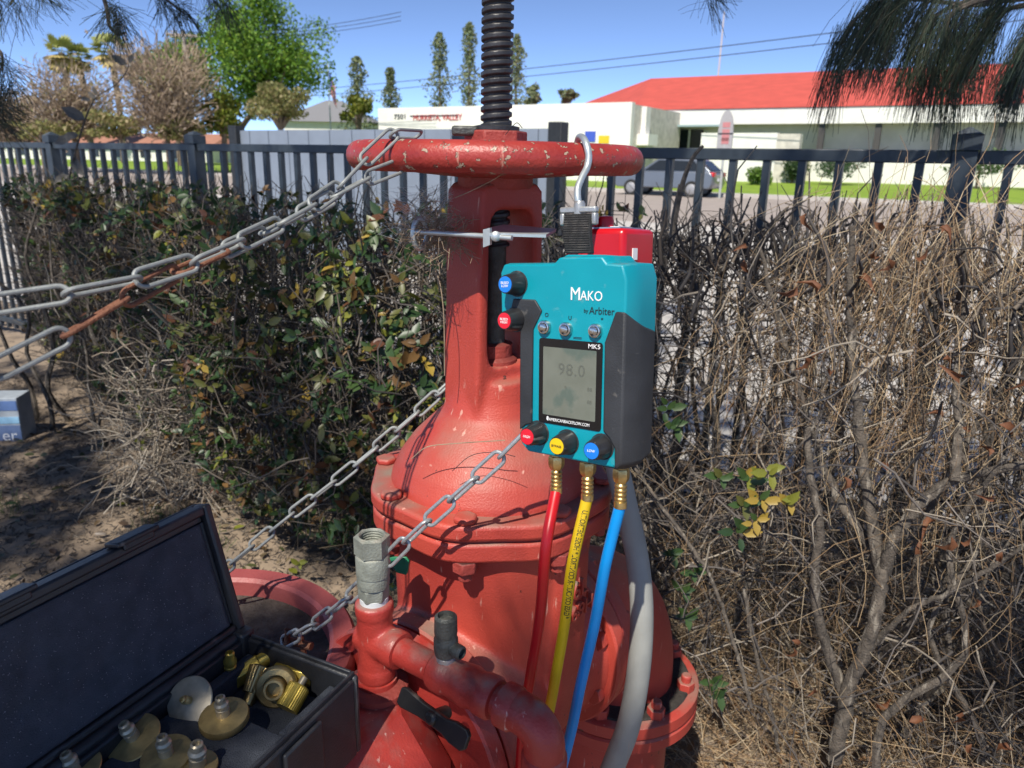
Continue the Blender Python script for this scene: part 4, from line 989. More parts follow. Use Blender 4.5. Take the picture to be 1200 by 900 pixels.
MB().tube([P(483, 271.5, .83) - B0, P(530, 274, .80) - B0, P(600, 279, .768) - B0], .0028, 12).build('hook_bolt', m_zinc, br)
rc_ = P(492, 274, .835) - B0; MB().tube([rc_ + Vector((.012 * math.cos(a) * .55, .012 * math.cos(a) * .6, .0165 * math.sin(a))) for a in np.linspace(0, 2 * math.pi, 24)[:-1]], .0028, 10, loop=True).build('ring', m_zinc, br)
MB().lathe([(.001, 0), (.0052, .0), (.0054, .002), (.004, .0035), (.001, .004)], 16, frame_to(P(581, 277, .775) - B0, (0, -1, .1))).build('bolt_head', m_zinc, br)
m_straw0 = M('cobweb_straw', (.30, .22, .15), .9, var=.3, scale=80)
n = 260; c0_ = np.array(P(512, 276, .84)); p0 = c0_ + rng.normal(size=(n, 3)) * np.array([.014, .008, .010])
Vv, Ff, per = tubes(wander(p0, rng.normal(size=(n, 3)), .02 + .03 * rng.random(n), 5, 1.2), np.full(n, .00035))
tag(np_mesh('straw_wad', Vv, Ff, m_straw0), 'wad of dry plant fibres caught on the zinc hook bolt', 'debris', kind='stuff')

n = 110
e0 = np.array([A(P(random.uniform(524, 532), random.uniform(205, 285), .845)) for _ in range(n)]); e1_ = np.array([A(P(random.uniform(440, 500), random.uniform(215, 285), random.uniform(.86, 1.1))) for _ in range(n)])
mdl = (e0 + e1_) / 2 + rng.normal(size=(n, 3)) * .006 + np.array([0, 0, -.006])
Vv, Ff, per = tubes(np.stack([e0, (e0 + mdl) / 2, mdl, (e1_ + mdl) / 2, e1_], 1), np.full(n, .00011))
tag(np_mesh('cobweb', Vv, Ff, M('cobweb_silk', (.5, .52, .54), .6)), 'fine grey cobweb strung beside the valve yoke', 'cobweb', kind='stuff')

# ================================================================== CHAINS
def link_mesh(L_, W_, r):
    pts = []; h = L_ / 2 - W_ / 2
    for k in range(9): a = -math.pi / 2 + math.pi * k / 8; pts.append(Vector((h + W_ / 2 * math.cos(a), W_ / 2 * math.sin(a), 0)))
    for k in range(9): a = math.pi / 2 + math.pi * k / 8; pts.append(Vector((-h + W_ / 2 * math.cos(a), W_ / 2 * math.sin(a), 0)))
    me = MB().tube(pts, r, 9, loop=True).build('tmp', None); d = me.data; bpy.data.objects.remove(me); return d
LL, LW, LR = .042, .0142, .0021
UL, UW, UR = .050, .0128, .0017
lms = {}
for nm, mt in (('g', m_galv), ('p', m_galvpale), ('r', m_rust)):
    d = link_mesh(UL, UW, UR); d.name = 'chain_link'; d.materials.append(mt); lms[nm + 'u'] = d
    d = link_mesh(LL, LW, LR); d.name = 'chain_link'; d.materials.append(mt); lms[nm] = d
def chain(label, pts, kinds='g', roll0=.4, phase=0., big=False):
    path = smooth_path(pts, 160); cum = [0.]
    for a, b in zip(path[:-1], path[1:]): cum.append(cum[-1] + (b - a).length)
    base = path[-1].copy(); root = empty('steel_chain', base, 0, label, 'chain', 'chains on the valve')
    pitch = (UL - 2.3 * UR) if big else (LL - 2.3 * LR); n = int(cum[-1] / pitch)
    def at(t):
        k = max(0, min(len(cum) - 2, int(np.searchsorted(cum, t)) - 1)); f = (t - cum[k]) / max(1e-9, cum[k + 1] - cum[k]); return path[k].lerp(path[k + 1], f)
    for i in range(n):
        t = (i + .5) * pitch + phase; a, b = at(t - pitch * .5), at(t + pitch * .5)
        x = (b - a).normalized(); upv = Vector((0, 0, 1)); y = (upv.cross(x)).normalized(); z = x.cross(y)
        ro = roll0 + (math.pi / 2 if i % 2 else 0) + random.uniform(-.2, .2)
        y2 = y * math.cos(ro) + z * math.sin(ro); z2 = x.cross(y2)
        m = Matrix((x, y2, z2)).transposed().to_4x4(); m.translation = (a + b) / 2 - base
        kd = kinds(i, n) if callable(kinds) else kinds
        o = bpy.data.objects.new('link', lms[kd + ('u' if big else '')]); COL.objects.link(o); o.parent = root; o.matrix_local = m
    return root
chain('upper weathered chain strand running from the handwheel rim', [P(490, 158, .81), P(470, 156, .775), P(448, 160, .765), P(437, 176, .755), P(408, 210, .72), P(368, 240, .67), P(300, 276, .60), P(200, 317, .53), P(100, 340, .48), P(-40, 362, .44), P(-220, 392, .40)], 'p', .5, big=True)
chain('lower chain strand from the handwheel with brown rusted links', [P(492, 176, .81), P(474, 192, .775), P(452, 199, .755), P(425, 212, .73), P(380, 236, .69), P(320, 268, .63), P(258, 296, .575), P(200, 322, .535), P(130, 360, .49), P(60, 402, .455), P(-40, 452, .425), P(-200, 540, .40)],
      lambda i, n: 'r' if .44 < i / n < .72 else 'p', .1, big=True)
chain('bright chain strung from behind the yoke down past the case lid', [P(536, 440, .965), P(520, 455, .955), P(470, 500, .945), P(395, 562, .93), P(330, 612, .92), P(262, 668, .91), P(210, 706, .90)], 'p', .25)
chain('chain hanging from the gauge corner across to the round cover', [P(616, 505, .70), P(600, 522, .70), P(545, 572, .705), P(485, 626, .715), P(425, 686, .73), P(375, 727, .755), P(338, 750, .785), P(318, 757, .80)], 'g', .3)
# clevis where the chain ends
cl_ = P(345, 742, .79)
mk = MB(); mk.tube([cl_ + Vector((-.012, .0, -.03)), cl_ + Vector((-.008, 0, .004)), cl_ + Vector((.006, 0, .004)), cl_ + Vector((.010, 0, -.03))], .004, 8); mk.tube([cl_ + Vector((-.02, .01, -.016)), cl_ + Vector((.022, -.006, -.014))], .005, 8)
tag(mk.build('shackle', m_rust), 'small rusty shackle holding the chain end on the round cover', 'shackle')

# ================================================================== CASE
ZR = .955
c1_ = PZ(289, 741, ZR); c2_ = PZ(421, 790, ZR)
e2 = (c2_ - c1_); e2.z = 0; DEP = e2.length; e2.normalize(); e1 = Vector((e2.y, -e2.x, 0))
if e1.y > 0: e1 = -e1
CM = Matrix((e1, e2 * 1.0, e1.cross(e2))).transposed().to_4x4()
if e1.cross(e2).z < 0: CM = Matrix((-e1, e2, Vector((0, 0, 1)))).transposed().to_4x4(); sgn = -1
else: sgn = 1
CH = .092; LC = .30
CM.translation = c1_ - Vector((0, 0, CH))
case = empty('tool_case', mat=CM, label='open black plastic case lined with dark foam holding brass fittings', cat='case')
X = lambda t: sgn * t          # distance along the case from its right end
def cbox(mb, x0, x1, y0, y1, z0, z1): return mb.box(((X(x0) + X(x1)) / 2, (y0 + y1) / 2, (z0 + z1) / 2), (abs(x1 - x0), y1 - y0, z1 - z0))
wt = .008
b = MB(); cbox(b, 0, wt, 0, DEP, 0, CH); b.build('end_wall', m_casep, case, bevel=.003)
b = MB(); cbox(b, LC - wt, LC, 0, DEP, 0, CH); b.build('end_wall', m_casep, case, bevel=.003)
b = MB(); cbox(b, wt + .0005, LC - wt - .0005, 0.0, wt, 0, CH - .001); b.build('back_wall', m_casep, case, bevel=.002)
b = MB(); cbox(b, wt + .0005, LC - wt - .0005, DEP - wt, DEP, 0, CH - .001); b.build('front_wall', m_casep, case, bevel=.002)
b = MB(); cbox(b, wt + .001, LC - wt - .001, wt + .001, DEP - wt - .001, .001, .006); b.build('floor', m_casep, case)
# raised lip round the rim
b = MB(); cbox(b, .003, LC - .003, DEP - .0062, DEP - .0028, CH - .001, CH + .0045); cbox(b, .003, .0062, .012, DEP - .0065, CH, CH + .0045); b.build('rim_lip', m_casep, case, bevel=.001)
for x0 in (.062, .18):
    b = MB(); cbox(b, x0, x0 + .05, DEP + .0005, DEP + .005, .03, CH - .006); b.build('latch', m_casep, case, bevel=.002)
b = MB(); cbox(b, -.003, .016, -.010, .010, CH - .02, CH + .008); b.build('hinge_knuckle', m_casep, case, bevel=.003)
b = MB(); b.tube([(X(.016), -.002, CH + .001), (X(LC), -.002, CH + .001)], .006, 12); b.build('hinge_rod', m_casep, case)
# foam: lower pocket floor and raised bed
ZF = CH - .016
px1 = .085
b = MB(); cbox(b, wt + .001, px1, wt + .002, .048 * DEP / .157, .0065, ZF); b.box
foam = MB(); cbox(foam, px1, LC - wt - .002, wt + .002, DEP - wt - .002, .0065, ZF)
cbox(foam, wt + .002, px1 - .0005, DEP - wt - .022, DEP - wt - .002, .0065, ZF); cbox(foam, wt + .002, px1 - .0005, wt + .002, wt + .014, .0065, ZF)
foam.build('foam_bed', m_foam, case, bevel=.002)
b = MB(); cbox(b, wt + .002, px1 - .001, wt + .0145, DEP - wt - .0225, .0065, .052); b.build('pocket_foam', m_foam, case)
# lid
th_ = rad(76); LH = DEP - .004
lidm = Matrix.Translation((0, -.002, CH + .002)) @ Matrix.Rotation(-(th_ - math.pi), 4, 'X')
lidm = Matrix.Translation((0, -.003, CH + .004)) @ Matrix.Rotation(math.pi - th_, 4, 'X')
def lbox(mb, x0, x1, y0, y1, z0, z1): return mb.box(((X(x0) + X(x1)) / 2, (y0 + y1) / 2, -(z0 + z1) / 2), (abs(x1 - x0), y1 - y0, z1 - z0), lidm)
lid = MB()
lbox(lid, 0, LC, 0.003, LH, -.020, -.015)
lid_o = lid.build('lid', m_casep, case, bevel=.002)
b = MB(); lbox(b, 0, .009, .003, LH, -.0148, .004); b.build('lid_end', m_casep, lid_o, bevel=.0025)
b = MB(); lbox(b, LC - .009, LC, .003, LH, -.0148, .004); b.build('lid_end', m_casep, lid_o, bevel=.0025)
b = MB(); lbox(b, .0095, LC - .0095, LH - .010, LH, -.0148, .004); b.build('lid_edge', m_casep, lid_o, bevel=.0025)
b = MB(); lbox(b, .0095, LC - .0095, .003, .010, -.0148, .001); b.build('lid_edge', m_casep, lid_o, bevel=.002)
b = MB(); lbox(b, .011, LC - .011, LH - .0165, LH - .0105, -.0145, -.003); lbox(b, .0095, .0135, .012, LH - .017, -.0145, -.003); b.build('lid_groove', m_casep, lid_o, bevel=.001)
for x0 in (.066, .185):
    b = MB(); lbox(b, x0, x0 + .045, LH + .0005, LH + .0055, -.012, .009); lbox(b, x0 + .006, x0 + .039, LH - .005, LH + .003, .0042, .008); b.build('latch_catch', m_casep, lid_o, bevel=.0015)
# foam in the lid as a dimpled sheet
nx, ny = 70, 40; V = []; Fc = []
dimp = [(random.uniform(.03, LC - .02), random.uniform(.02, LH - .02), random.uniform(.008, .016), random.uniform(.002, .0045)) for _ in range(9)]
for j in range(ny):
    for i in range(nx):
        x = .0145 + (LC - .029) * i / (nx - 1); y = .0115 + (LH - .029) * j / (ny - 1); z = -.002
        for dx, dy, dr, dh in dimp: z -= dh * math.exp(-((x - dx) ** 2 + (y - dy) ** 2) / dr ** 2)
        z += random.gauss(0, .00012)
        V.append(lidm @ Vector((X(x), y, -z)))
for j in range(ny - 1):
    for i in range(nx - 1): a = j * nx + i; Fc.append((a, a + 1, a + nx + 1, a + nx) if sgn < 0 else (a, a + nx, a + nx + 1, a + 1))
fo = MB().add(V, Fc).build('lid_foam', m_foam, lid_o)
sl = fo.modifiers.new('solid', 'SOLIDIFY'); sl.thickness = .011; sl.offset = -1
# fluff specks on the foam
n = 900; sv = []
for _ in range(n):
    sv.append(lidm @ Vector((X(random.uniform(.02, LC - .02)), random.uniform(.015, LH - .02), random.uniform(.0005, .0016))))
Vv, Ff = quads(np.array([tuple(v) for v in sv]), .00035 + .0006 * rng.random(n))
tag(np_mesh('lint', Vv, Ff, M('lint', (.22, .23, .26), .9), lid_o), kind='stuff')

# brass fittings in the case
CMi = CM
zfoam = (CM @ Vector((0, 0, ZF))).z
def knurl_lathe(prof, seg, m, depth=.03, rows=()):
    b = MB(); rings = []
    for i, (r, z, kn) in enumerate(prof): rings.append([(r * (1 - depth * (k % 2) * kn) * math.cos(2 * math.pi * k / seg), r * (1 - depth * (k % 2) * kn) * math.sin(2 * math.pi * k / seg), z) for k in range(seg)])
    return b.rings(rings, m=m)
NIP = [(.0035, .0), (.0062, .0), (.0062, .008), (.0052, .0085), (.0052, .0105), (.0066, .011), (.0066, .0135), (.0048, .0155), (.0046, .0205), (.0030, .0215), (.0027, .018), (.0008, .018)]
def disc_fit(label, px, py, r, th, tilt, kn=1, mat=m_brassdull, zoff=0., nm=m_nickel, nscale=1.):
    p = PZ(px, py, zfoam + zoff); t = Vector(tilt).normalized()
    root = empty('brass_adapter', mat=frame_to(p, t), label=label, cat='fitting', group='brass fittings in the case')
    knurl_lathe([(.004, -th, 0), (r * .97, -th, 0), (r, -th + .0008, kn), (r, -.0008, kn), (r * .97, 0, 0), (r * .45, .0012, 0), (.004, .0014, 0)], 90, None).build('flange_disc', mat, root, ang=30)
    MB().lathe([(a * nscale, .0012 + z * nscale) for a, z in NIP], 24).build('nipple', nm, root)
disc_fit('thin bare brass disc leaning on edge, showing its bored centre', 222, 821, .0225, .0018, (-.15, -.85, .8), 0, m_nickel, .012, m_brassdull, .62)
disc_fit('thick knurled brass adapter beside the leaning bare disc', 262, 838, .0225, .0075, (-.02, -.12, 1), 1, m_brassdull, .010)
disc_fit('thin tilted dull brass plate with bright nipple', 156, 864, .0235, .0016, (-.12, -.35, 1), 0, m_brassdull, .007)
disc_fit('thick knurled brass adapter between tilted plate and short post', 195, 884, .0215, .009, (.0, -.16, 1), 1, m_brassdull, .011)
disc_fit('brass adapter with a tall post on a small round flange', 232, 896, .0165, .0030, (.1, -.12, 1), 0, m_brassdull, .006, m_nickel, 1.15)
disc_fit('thin brass plate adapter at the open foam near the case middle', 88, 902, .021, .0016, (-.1, -.25, 1), 0, m_brassdull, .006)
def loose(name, label, px, py, z, axis, maker, mat):
    root = empty(name, mat=frame_to(PZ(px, py, z), axis) @ Matrix.Scale(1.2, 4), label=label, cat='fitting', group='brass fittings in the case'); maker(root, mat); return root
zpk = CM.translation.z + .058
def mk_nip(r, m): MB().lathe([(a * .85, z * 1.1) for a, z in NIP], 22, None).build('nipple', m, r); MB().prism(hexp(.0072), -.006, .001).build('hex_base', m, r, bevel=.0008)
def mk_hex(r, m):
    MB().prism(hexp(.0088), -.014, .012).build('hex_barrel', m, r, bevel=.0008); MB().lathe([(.003, .012), (.0068, .0121), (.0064, .022), (.0045, .023)], 20).build('thread_end', m, r)
def mk_cone(r, m):
    knurl_lathe([(.003, -.012, 0), (.0085, -.012, 1), (.0125, .006, 1), (.0125, .009, 1), (.010, .0105, 0), (.003, .0107, 0)], 48, None, .05).build('knurled_barrel', m, r, ang=30); MB().lathe([(.002, -.022), (.005, -.021), (.0055, -.011)], 16).build('stub', m, r)
def mk_ring(r, m):
    MB().lathe([(.006, -.005), (.0155, -.005), (.0172, -.003), (.0172, .002), (.0155, .0045), (.0105, .005), (.0105, -.001), (.006, -.001)], 40).build('ring', m, r); MB().lathe([(.0045, -.001), (.0088, -.001), (.0088, .0135), (.0080, .0145), (.0062, .0145), (.006, .004), (.001, .004)], 28).build('tube', m, r)
def mk_cap(r, m):
    knurl_lathe([(.003, -.012, 0), (.0098, -.012, 1), (.0098, .007, 1), (.0085, .0085, 0), (.004, .009, 0)], 60, None, .05).build('knurled_cap', m, r, ang=30); MB().lathe([(.002, .008), (.0032, .0085), (.0032, .016), (.002, .0165)], 14).build('pin', m_nickel, r)
loose('brass_nipple', 'small upright brass nipple at the hinge side of the foam pocket', 270, 789, zpk + .010, (.1, -.1, 1), mk_nip, m_brassgreen)
loose('brass_hex_tube', 'long hexagonal brass tube lying across the foam pocket', 290, 786, zpk + .008, (.75, .5, .35), mk_hex, m_brassgreen)
loose('brass_cone', 'knurled conical brass nut between hex tube and flanged ring', 303, 797, zpk + .009, (.25, .8, .6), mk_cone, m_brass)
loose('brass_ring', 'flanged brass ring with short tube facing out of the pocket', 324, 805, zpk + .010, (.1, -.85, .45), mk_ring, m_brassdull)
loose('brass_hex_nut', 'fat hexagonal brass coupling at the pocket end wall', 350, 791, zpk + .009, (-.95, .15, .1), mk_hex, m_brassgreen)
loose('capped_brass_fitting', 'knurled yellow brass cap with a silver pin', 345, 815, zpk + .008, (.35, .75, .5), mk_cap, m_brassgreen)

# small printed box far left on the ground
bb = PZ(-25, 522, .006); bm = Matrix.Translation((bb.x, bb.y, .01)) @ Matrix.Rotation(.12, 4, 'Z')
pk = empty('printed_carton', mat=bm, label='blue and grey printed carton with white letters er', cat='carton')
kx = (P(22, 500, bb.y).x - bb.x)
MB().box((0, .06, .125), (2 * kx, .14, .25)).build('carton', M('carton_grey', (.32, .36, .40), .6), pk, bevel=.004)
for z0, z1, c in ((.005, .105, (.13, .19, .34)), (.185, .235, (.10, .17, .36)), (.115, .150, (.25, .45, .62))):
    MB().box((0, -.0115, (z0 + z1) / 2), (2 * kx - .006, .002, z1 - z0), None).build('printed_band', M('carton_print', c, .5), pk, smooth=False)
text_part('lettering', 'er', .085, m_white, pk, Matrix.Translation((kx - .06, -.013, .05)) @ Matrix.Rotation(rad(90), 4, 'X'), .0006)

# ================================================================== HEDGES
sS, nN = A(SU), A(SN)
def SP(s, w, z): return s[:, None] * sS + w[:, None] * nN + z[:, None] * np.array([0, 0, 1.])
def wfront(s): return np.interp(s, [-5.2, -4.9, -2.7, -2.2, 4], [2.3, 2.15, 1.62, 1.45, 1.42])
hb = S(-2.2, 2.1, 0); HBn = A(hb)
hedge = empty('leafy_hedge', hb, 0, 'dark twiggy hedge with green and rusty leaves along the fence', 'hedge')
# stems
for i in range(34):
    s_ = random.uniform(-4.8, -1.05); w0 = random.uniform(1.85, 2.5); pts = [S(s_, w0, -.05) - hb]
    for k in range(5):
        q = pts[-1].copy(); q += SU * random.gauss(0, .06) + SN * random.gauss(-.02, .05) + Vector((0, 0, random.uniform(.19, .27))); pts.append(q)
    r_ = random.uniform(.009, .018)
    MB().tube(smooth_path(pts, 15), list(np.linspace(r_, r_ * .35, 16)), 6).build('stem', m_bark, hedge)
# twigs
def hedge_pts(n, s0, s1, front_bias=1.6, ztop=1.27, zmin=.05):
    s = rng.uniform(s0, s1, n); wf = wfront(s); w = wf + (2.62 - wf) * rng.random(n) ** front_bias
    z = zmin + (ztop - zmin) * rng.random(n) ** .85
    w = np.maximum(w, np.where(z < .35, wf + .35 * (1 - z / .35), 0))
    w = np.maximum(w, wf + np.clip((z - (ztop - .12)) * 1.2, 0, .3) + .06 * np.sin(s * 5.3 + z * 4))
    return s, w, z
n = 12000
s, w, z = hedge_pts(n, -5.2, -1.0, 1.2)
d = np.stack([rng.normal(size=n) * .55, rng.normal(size=n) * .45, np.abs(rng.normal(size=n)) * 1.0 + .1], 1)
dw = d[:, 0:1] * sS + d[:, 1:2] * nN + d[:, 2:3] * np.array([0, 0, 1.])
p0 = SP(s, w, z * .93) - HBn
V, Fc, per = tubes(wander(p0, dw, .10 + .20 * rng.random(n), 5, .55), (.0012 + .0022 * rng.random(n))[:, None] * np.linspace(1.2, .5, 5)[None])
tc = np.array([(.10, .084, .072), (.13, .11, .092), (.21, .175, .14), (.075, .066, .062)])[rng.integers(0, 4, n)] * (.7 + .6 * rng.random((n, 1)))
tag(np_mesh('twigs', V, Fc, m_twig, hedge, np.repeat(tc, per, 0)), kind='stuff')
# leaf whorls: dense toward the valve, sparse at the far end
nw = 2900
s, w, z = hedge_pts(nw * 3, -5.2, -1.0, 2.4, 1.31)
dens = np.interp(s, [-5, -3.6, -2.9, -2.3, .5], [.22, .30, .6, 1, 1]) * np.where(z < .25, .35, 1)
dens = np.maximum(dens, np.where((z > 1.12), .85, 0))
keep = rng.random(len(s)) < dens; s, w, z = s[keep][:nw], w[keep][:nw], z[keep][:nw]; nw = len(s)
wp = SP(s, w, z) - HBn
nl = rng.integers(3, 7, nw); idx = np.repeat(np.arange(nw), nl); N = len(idx)
ax = -nN[None] * .5 + np.array([0, 0, 1.])[None] * .7 + rng.normal(size=(nw, 3)) * .5; ax /= np.linalg.norm(ax, axis=1, keepdims=True)
ld = rng.normal(size=(N, 3)); ld -= (ld * ax[idx]).sum(1, keepdims=True) * ax[idx]; ld /= np.linalg.norm(ld, axis=1, keepdims=True); ld = ld + ax[idx] * rng.uniform(-.3, .9, (N, 1))
lp = wp[idx] + rng.normal(size=(N, 3)) * .006; ls = .021 + .029 * rng.random(N)
wc_ = rng.choice(7, nw, p=[.30, .26, .17, .06, .11, .03, .07]); ci = np.where(rng.random(N) < .75, wc_[idx], rng.choice(7, N, p=[.32, .28, .18, .05, .09, .03, .05]))
# petioles / shoot for each whorl
V, Fc, per = tubes(np.stack([wp - ax * .09 + rng.normal(size=(nw, 3)) * .02, wp - ax * .04, wp + ax * .012], 1), np.full(nw, .0016))
tag(np_mesh('shoots', V, Fc, m_twig, hedge, np.repeat(np.tile(np.array([[.10, .075, .045]]), (nw, 1)), per, 0)), kind='stuff')
# the leaves that show largest stay single objects
camv = -HBn + np.array([0, 0, HC]); q = lp - camv
RCn = np.array(RC); qc = q @ RCn; pxx = 600 + F * qc[:, 0] / -qc[:, 2]; pyy = 450 - F * qc[:, 1] / -qc[:, 2]
vis = (pxx > 0) & (pxx < 520) & (pyy > 190) & (pyy < 800)
score = ls / -qc[:, 2] - 1e3 * (~vis) - .012 * (w[idx] - wfront(s[idx]))
order = np.argsort(-score); pick = order[:300]; rest = order[300:]
lmesh = []
for mt in m_leafs:
    me = bpy.data.meshes.new('leaf'); me.from_pydata([tuple(v) for v in LT], [], LF); me.polygons.foreach_set('use_smooth', [True] * 8); me.materials.append(mt); lmesh.append(me)
def put_leaf(parent, me, pos, dr, up, size, name='leaf'):
    x = Vector(dr).normalized(); y = Vector(up).cross(x).normalized(); zz_ = x.cross(y)
    m = Matrix((x * size, y * size, zz_ * size)).transposed().to_4x4(); m.translation = Vector(pos)
    o = bpy.data.objects.new(name, me); COL.objects.link(o); o.parent = parent; o.matrix_local = m; return o
for i in pick: put_leaf(hedge, lmesh[ci[i]], lp[i], ld[i], ax[idx[i]], ls[i] * 1.12)
V, Fc = leaves(lp[rest], ld[rest], ax[idx[rest]], ls[rest])
cc = np.array(LEAFC)[ci[rest]] * (.7 + .6 * rng.random((len(rest), 1)))
tag(np_mesh('foliage', V, Fc, m_leaf, hedge, np.repeat(cc, 8, 0)), kind='stuff')

# ---------------- dead hedge on the right
db = S(-.2, 1.9, 0); DBn = A(db)
dead = empty('dead_hedge', db, 0, 'dried out grey hedge draped with brown pine needles', 'hedge')
W0 = 1.52
def limb(pix, r0, r1, ww):
    pts = []
    for i, (x, y) in enumerate(pix):
        wl = ww if abs(ww - W0) >= .12 else W0 + (ww - W0) * min(1, i / 3)
        pts.append(PW(x, y, wl + (random.uniform(-.012, .012) if i else 0)) - db)
    path = smooth_path(pts, 30); n_ = len(path)
    path = [p + Vector((random.gauss(0, .0015), random.gauss(0, .0015), random.gauss(0, .0015))) for p in path]
    MB().tube(path, [r * .74 * random.uniform(.93, 1.07) for r in np.linspace(r0, r1 * .8, n_)], 14).build('limb', m_bark, dead)
limb([(978, 890), (986, 850), (996, 800), (1014, 762), (1030, 700), (1034, 668)], .023, .020, 1.50)
limb([(990, 815), (972, 768), (958, 720), (956, 660), (962, 620), (950, 560), (946, 500)], .016, .011, 1.48)
limb([(1034, 672), (1020, 600), (1008, 520), (1000, 430), (996, 340), (1000, 262)], .018, .009, 1.56)
limb([(1032, 676), (1018, 640), (985, 590), (962, 540), (940, 470), (915, 390), (890, 290)], .014, .007, 1.60)
limb([(1036, 670), (1052, 625), (1080, 590), (1120, 562), (1180, 548), (1230, 540)], .017, .012, 1.52)
limb([(1120, 562), (1124, 500), (1120, 440), (1130, 340), (1128, 262)], .013, .007, 1.62)
limb([(1010, 770), (1060, 720), (1120, 690), (1200, 640)], .009, .006, 1.45)
limb([(870, 640), (880, 540), (868, 430), (872, 330), (868, 262)], .012, .007, 2.25)
limb([(812, 620), (818, 520), (810, 420), (822, 320), (816, 262)], .013, .007, 2.3)
limb([(845, 600), (838, 500), (852, 420), (842, 330), (850, 262)], .010, .006, 2.2)
limb([(925, 620), (915, 520), (925, 400), (920, 300), (928, 255)], .012, .006, 2.3)
limb([(1060, 600), (1065, 480), (1058, 380), (1070, 262)], .012, .006, 2.35)
limb([(1180, 600), (1172, 480), (1185, 360), (1180, 255)], .013, .006, 2.2)
limb([(745, 548), (780, 600), (820, 655), (842, 700), (862, 760), (880, 830)], .0055, .007, 1.42)
limb([(872, 690), (885, 760), (905, 840), (912, 880)], .006, .007, 1.55)
limb([(788, 490), (845, 448), (900, 445)], .0045, .003, 1.5)
limb([(842, 618), (885, 566), (930, 530), (965, 480)], .0055, .003, 1.45)
limb([(900, 330), (960, 300), (1040, 270), (1120, 262)], .006, .004, 1.9)
limb([(1000, 430), (1060, 390), (1110, 330), (1150, 290)], .006, .003, 1.85)
for i in range(44):
    s_ = random.uniform(-1.0, .9); w0 = random.uniform(1.6, 2.5); pts = [S(s_, w0, -.05) - db]
    for k in range(5): pts.append(pts[-1] + SU * random.gauss(0, .06) + SN * random.gauss(-.01, .05) + Vector((0, 0, random.uniform(.18, .24))))
    r_ = random.uniform(.006, .014); MB().tube(smooth_path(pts, 15), list(np.linspace(r_, r_ * .4, 16)), 6).build('stem', m_bark, dead)
def dpts(n, fb=1.2, ztop=1.30, zmin=.03): return hedge_pts(n, -1.05, .95, fb, ztop, zmin)
def thin(s, w, z, pr):
    q = SP(s, w, z) - np.array([0, 0, HC]); c = q @ np.array(RC); x = 600 + F * c[:, 0] / -c[:, 2]; y = 450 - F * c[:, 1] / -c[:, 2]
    m = np.zeros(len(s), bool)
    for cx, cy_, rx, ry in ((800, 440, 34, 60), (850, 470, 30, 55), (890, 400, 26, 50), (775, 350, 18, 50), (835, 330, 16, 40), (1000, 420, 22, 30), (1150, 420, 30, 45), (1110, 520, 24, 34), (960, 500, 18, 30), (1180, 330, 18, 30)): m |= ((x - cx) / rx) ** 2 + ((y - cy_) / ry) ** 2 < 1
    k = ~(m & (rng.random(len(s)) < pr)); return s[k], w[k], z[k]
s, w, z = dpts(6200, .85)
s, w, z = thin(s, w, z, .8); n = len(s)
d = np.stack([rng.normal(size=n) * .8, rng.normal(size=n) * .6, rng.normal(size=n) * .75 + .25], 1)
dw = d[:, 0:1] * sS + d[:, 1:2] * nN + d[:, 2:3] * np.array([0, 0, 1.])
K = 6
V, Fc, per = tubes(wander(SP(s, w, z * .95) - DBn, dw, .10 + .22 * rng.random(n), K, .75), (.0010 + .0020 * rng.random(n))[:, None] * np.linspace(1.2, .5, K)[None])
tc = np.array([(.075, .066, .062), (.12, .105, .095), (.19, .165, .145), (.055, .05, .05), (.30, .26, .21)])[rng.integers(0, 5, n)] * (.7 + .6 * rng.random((n, 1)))
tag(np_mesh('twigs', V, Fc, m_twig, dead, np.repeat(tc, per, 0)), kind='stuff')
# black spiky shoots along the top
n = 1100
s = rng.uniform(-1.05, .95, n); w = rng.uniform(1.55, 2.4, n); z = 1.08 + .16 * rng.random(n) - .05 * np.sin(s * 4)
d = np.stack([rng.normal(size=n) * .5, rng.normal(size=n) * .5, .6 + rng.random(n)], 1); dw = d[:, 0:1] * sS + d[:, 1:2] * nN + d[:, 2:3] * np.array([0, 0, 1.])
V, Fc, per = tubes(wander(SP(s, w, z) - DBn, dw, .06 + .12 * rng.random(n), 5, .6), (.0022 + .0018 * rng.random(n))[:, None] * np.linspace(1.3, .6, 5)[None], 4)
tc = np.array([(.05, .045, .045), (.08, .07, .065), (.16, .13, .10)])[rng.integers(0, 3, n)]
tag(np_mesh('spiky_shoots', V, Fc, m_twig, dead, np.repeat(tc, per, 0)), kind='stuff')
# draped dry needles: hanging curtains and nests
n = 5600
s, w, z = dpts(n, 1.2, 1.27, .05)
cl_c = np.stack([rng.uniform(-.75, .7, 70), .05 + 1.0 * rng.random(70) ** 1.6], 1); k_ = rng.integers(0, 70, n); m_ = rng.random(n) < .85
s = np.where(m_, cl_c[k_, 0] + rng.normal(size=n) * .10, s); z = np.where(m_, np.clip(cl_c[k_, 1] + rng.normal(size=n) * .09, .03, 1.28), z)
w = np.maximum(wfront(s) + 1.0 * rng.random(n) ** 1.3 + .02, np.where(z < .35, wfront(s) + .3 * (1 - z / .35), 0))
s, w, z = thin(s, w, z, .85); n = len(s)
d = np.stack([rng.normal(size=n) * .8, rng.normal(size=n) * .45, rng.normal(size=n) * .5 - .45], 1)
dw = d[:, 0:1] * sS + d[:, 1:2] * nN + d[:, 2:3] * np.array([0, 0, 1.])
V, Fc, per = tubes(wander(SP(s, w, z) - DBn, dw, .10 + .12 * rng.random(n), 5, .38, .10), .0004 + .0003 * rng.random(n))
NC = np.array([(.36, .23, .12), (.46, .33, .19), (.25, .16, .09), (.20, .16, .13), (.52, .42, .28)])
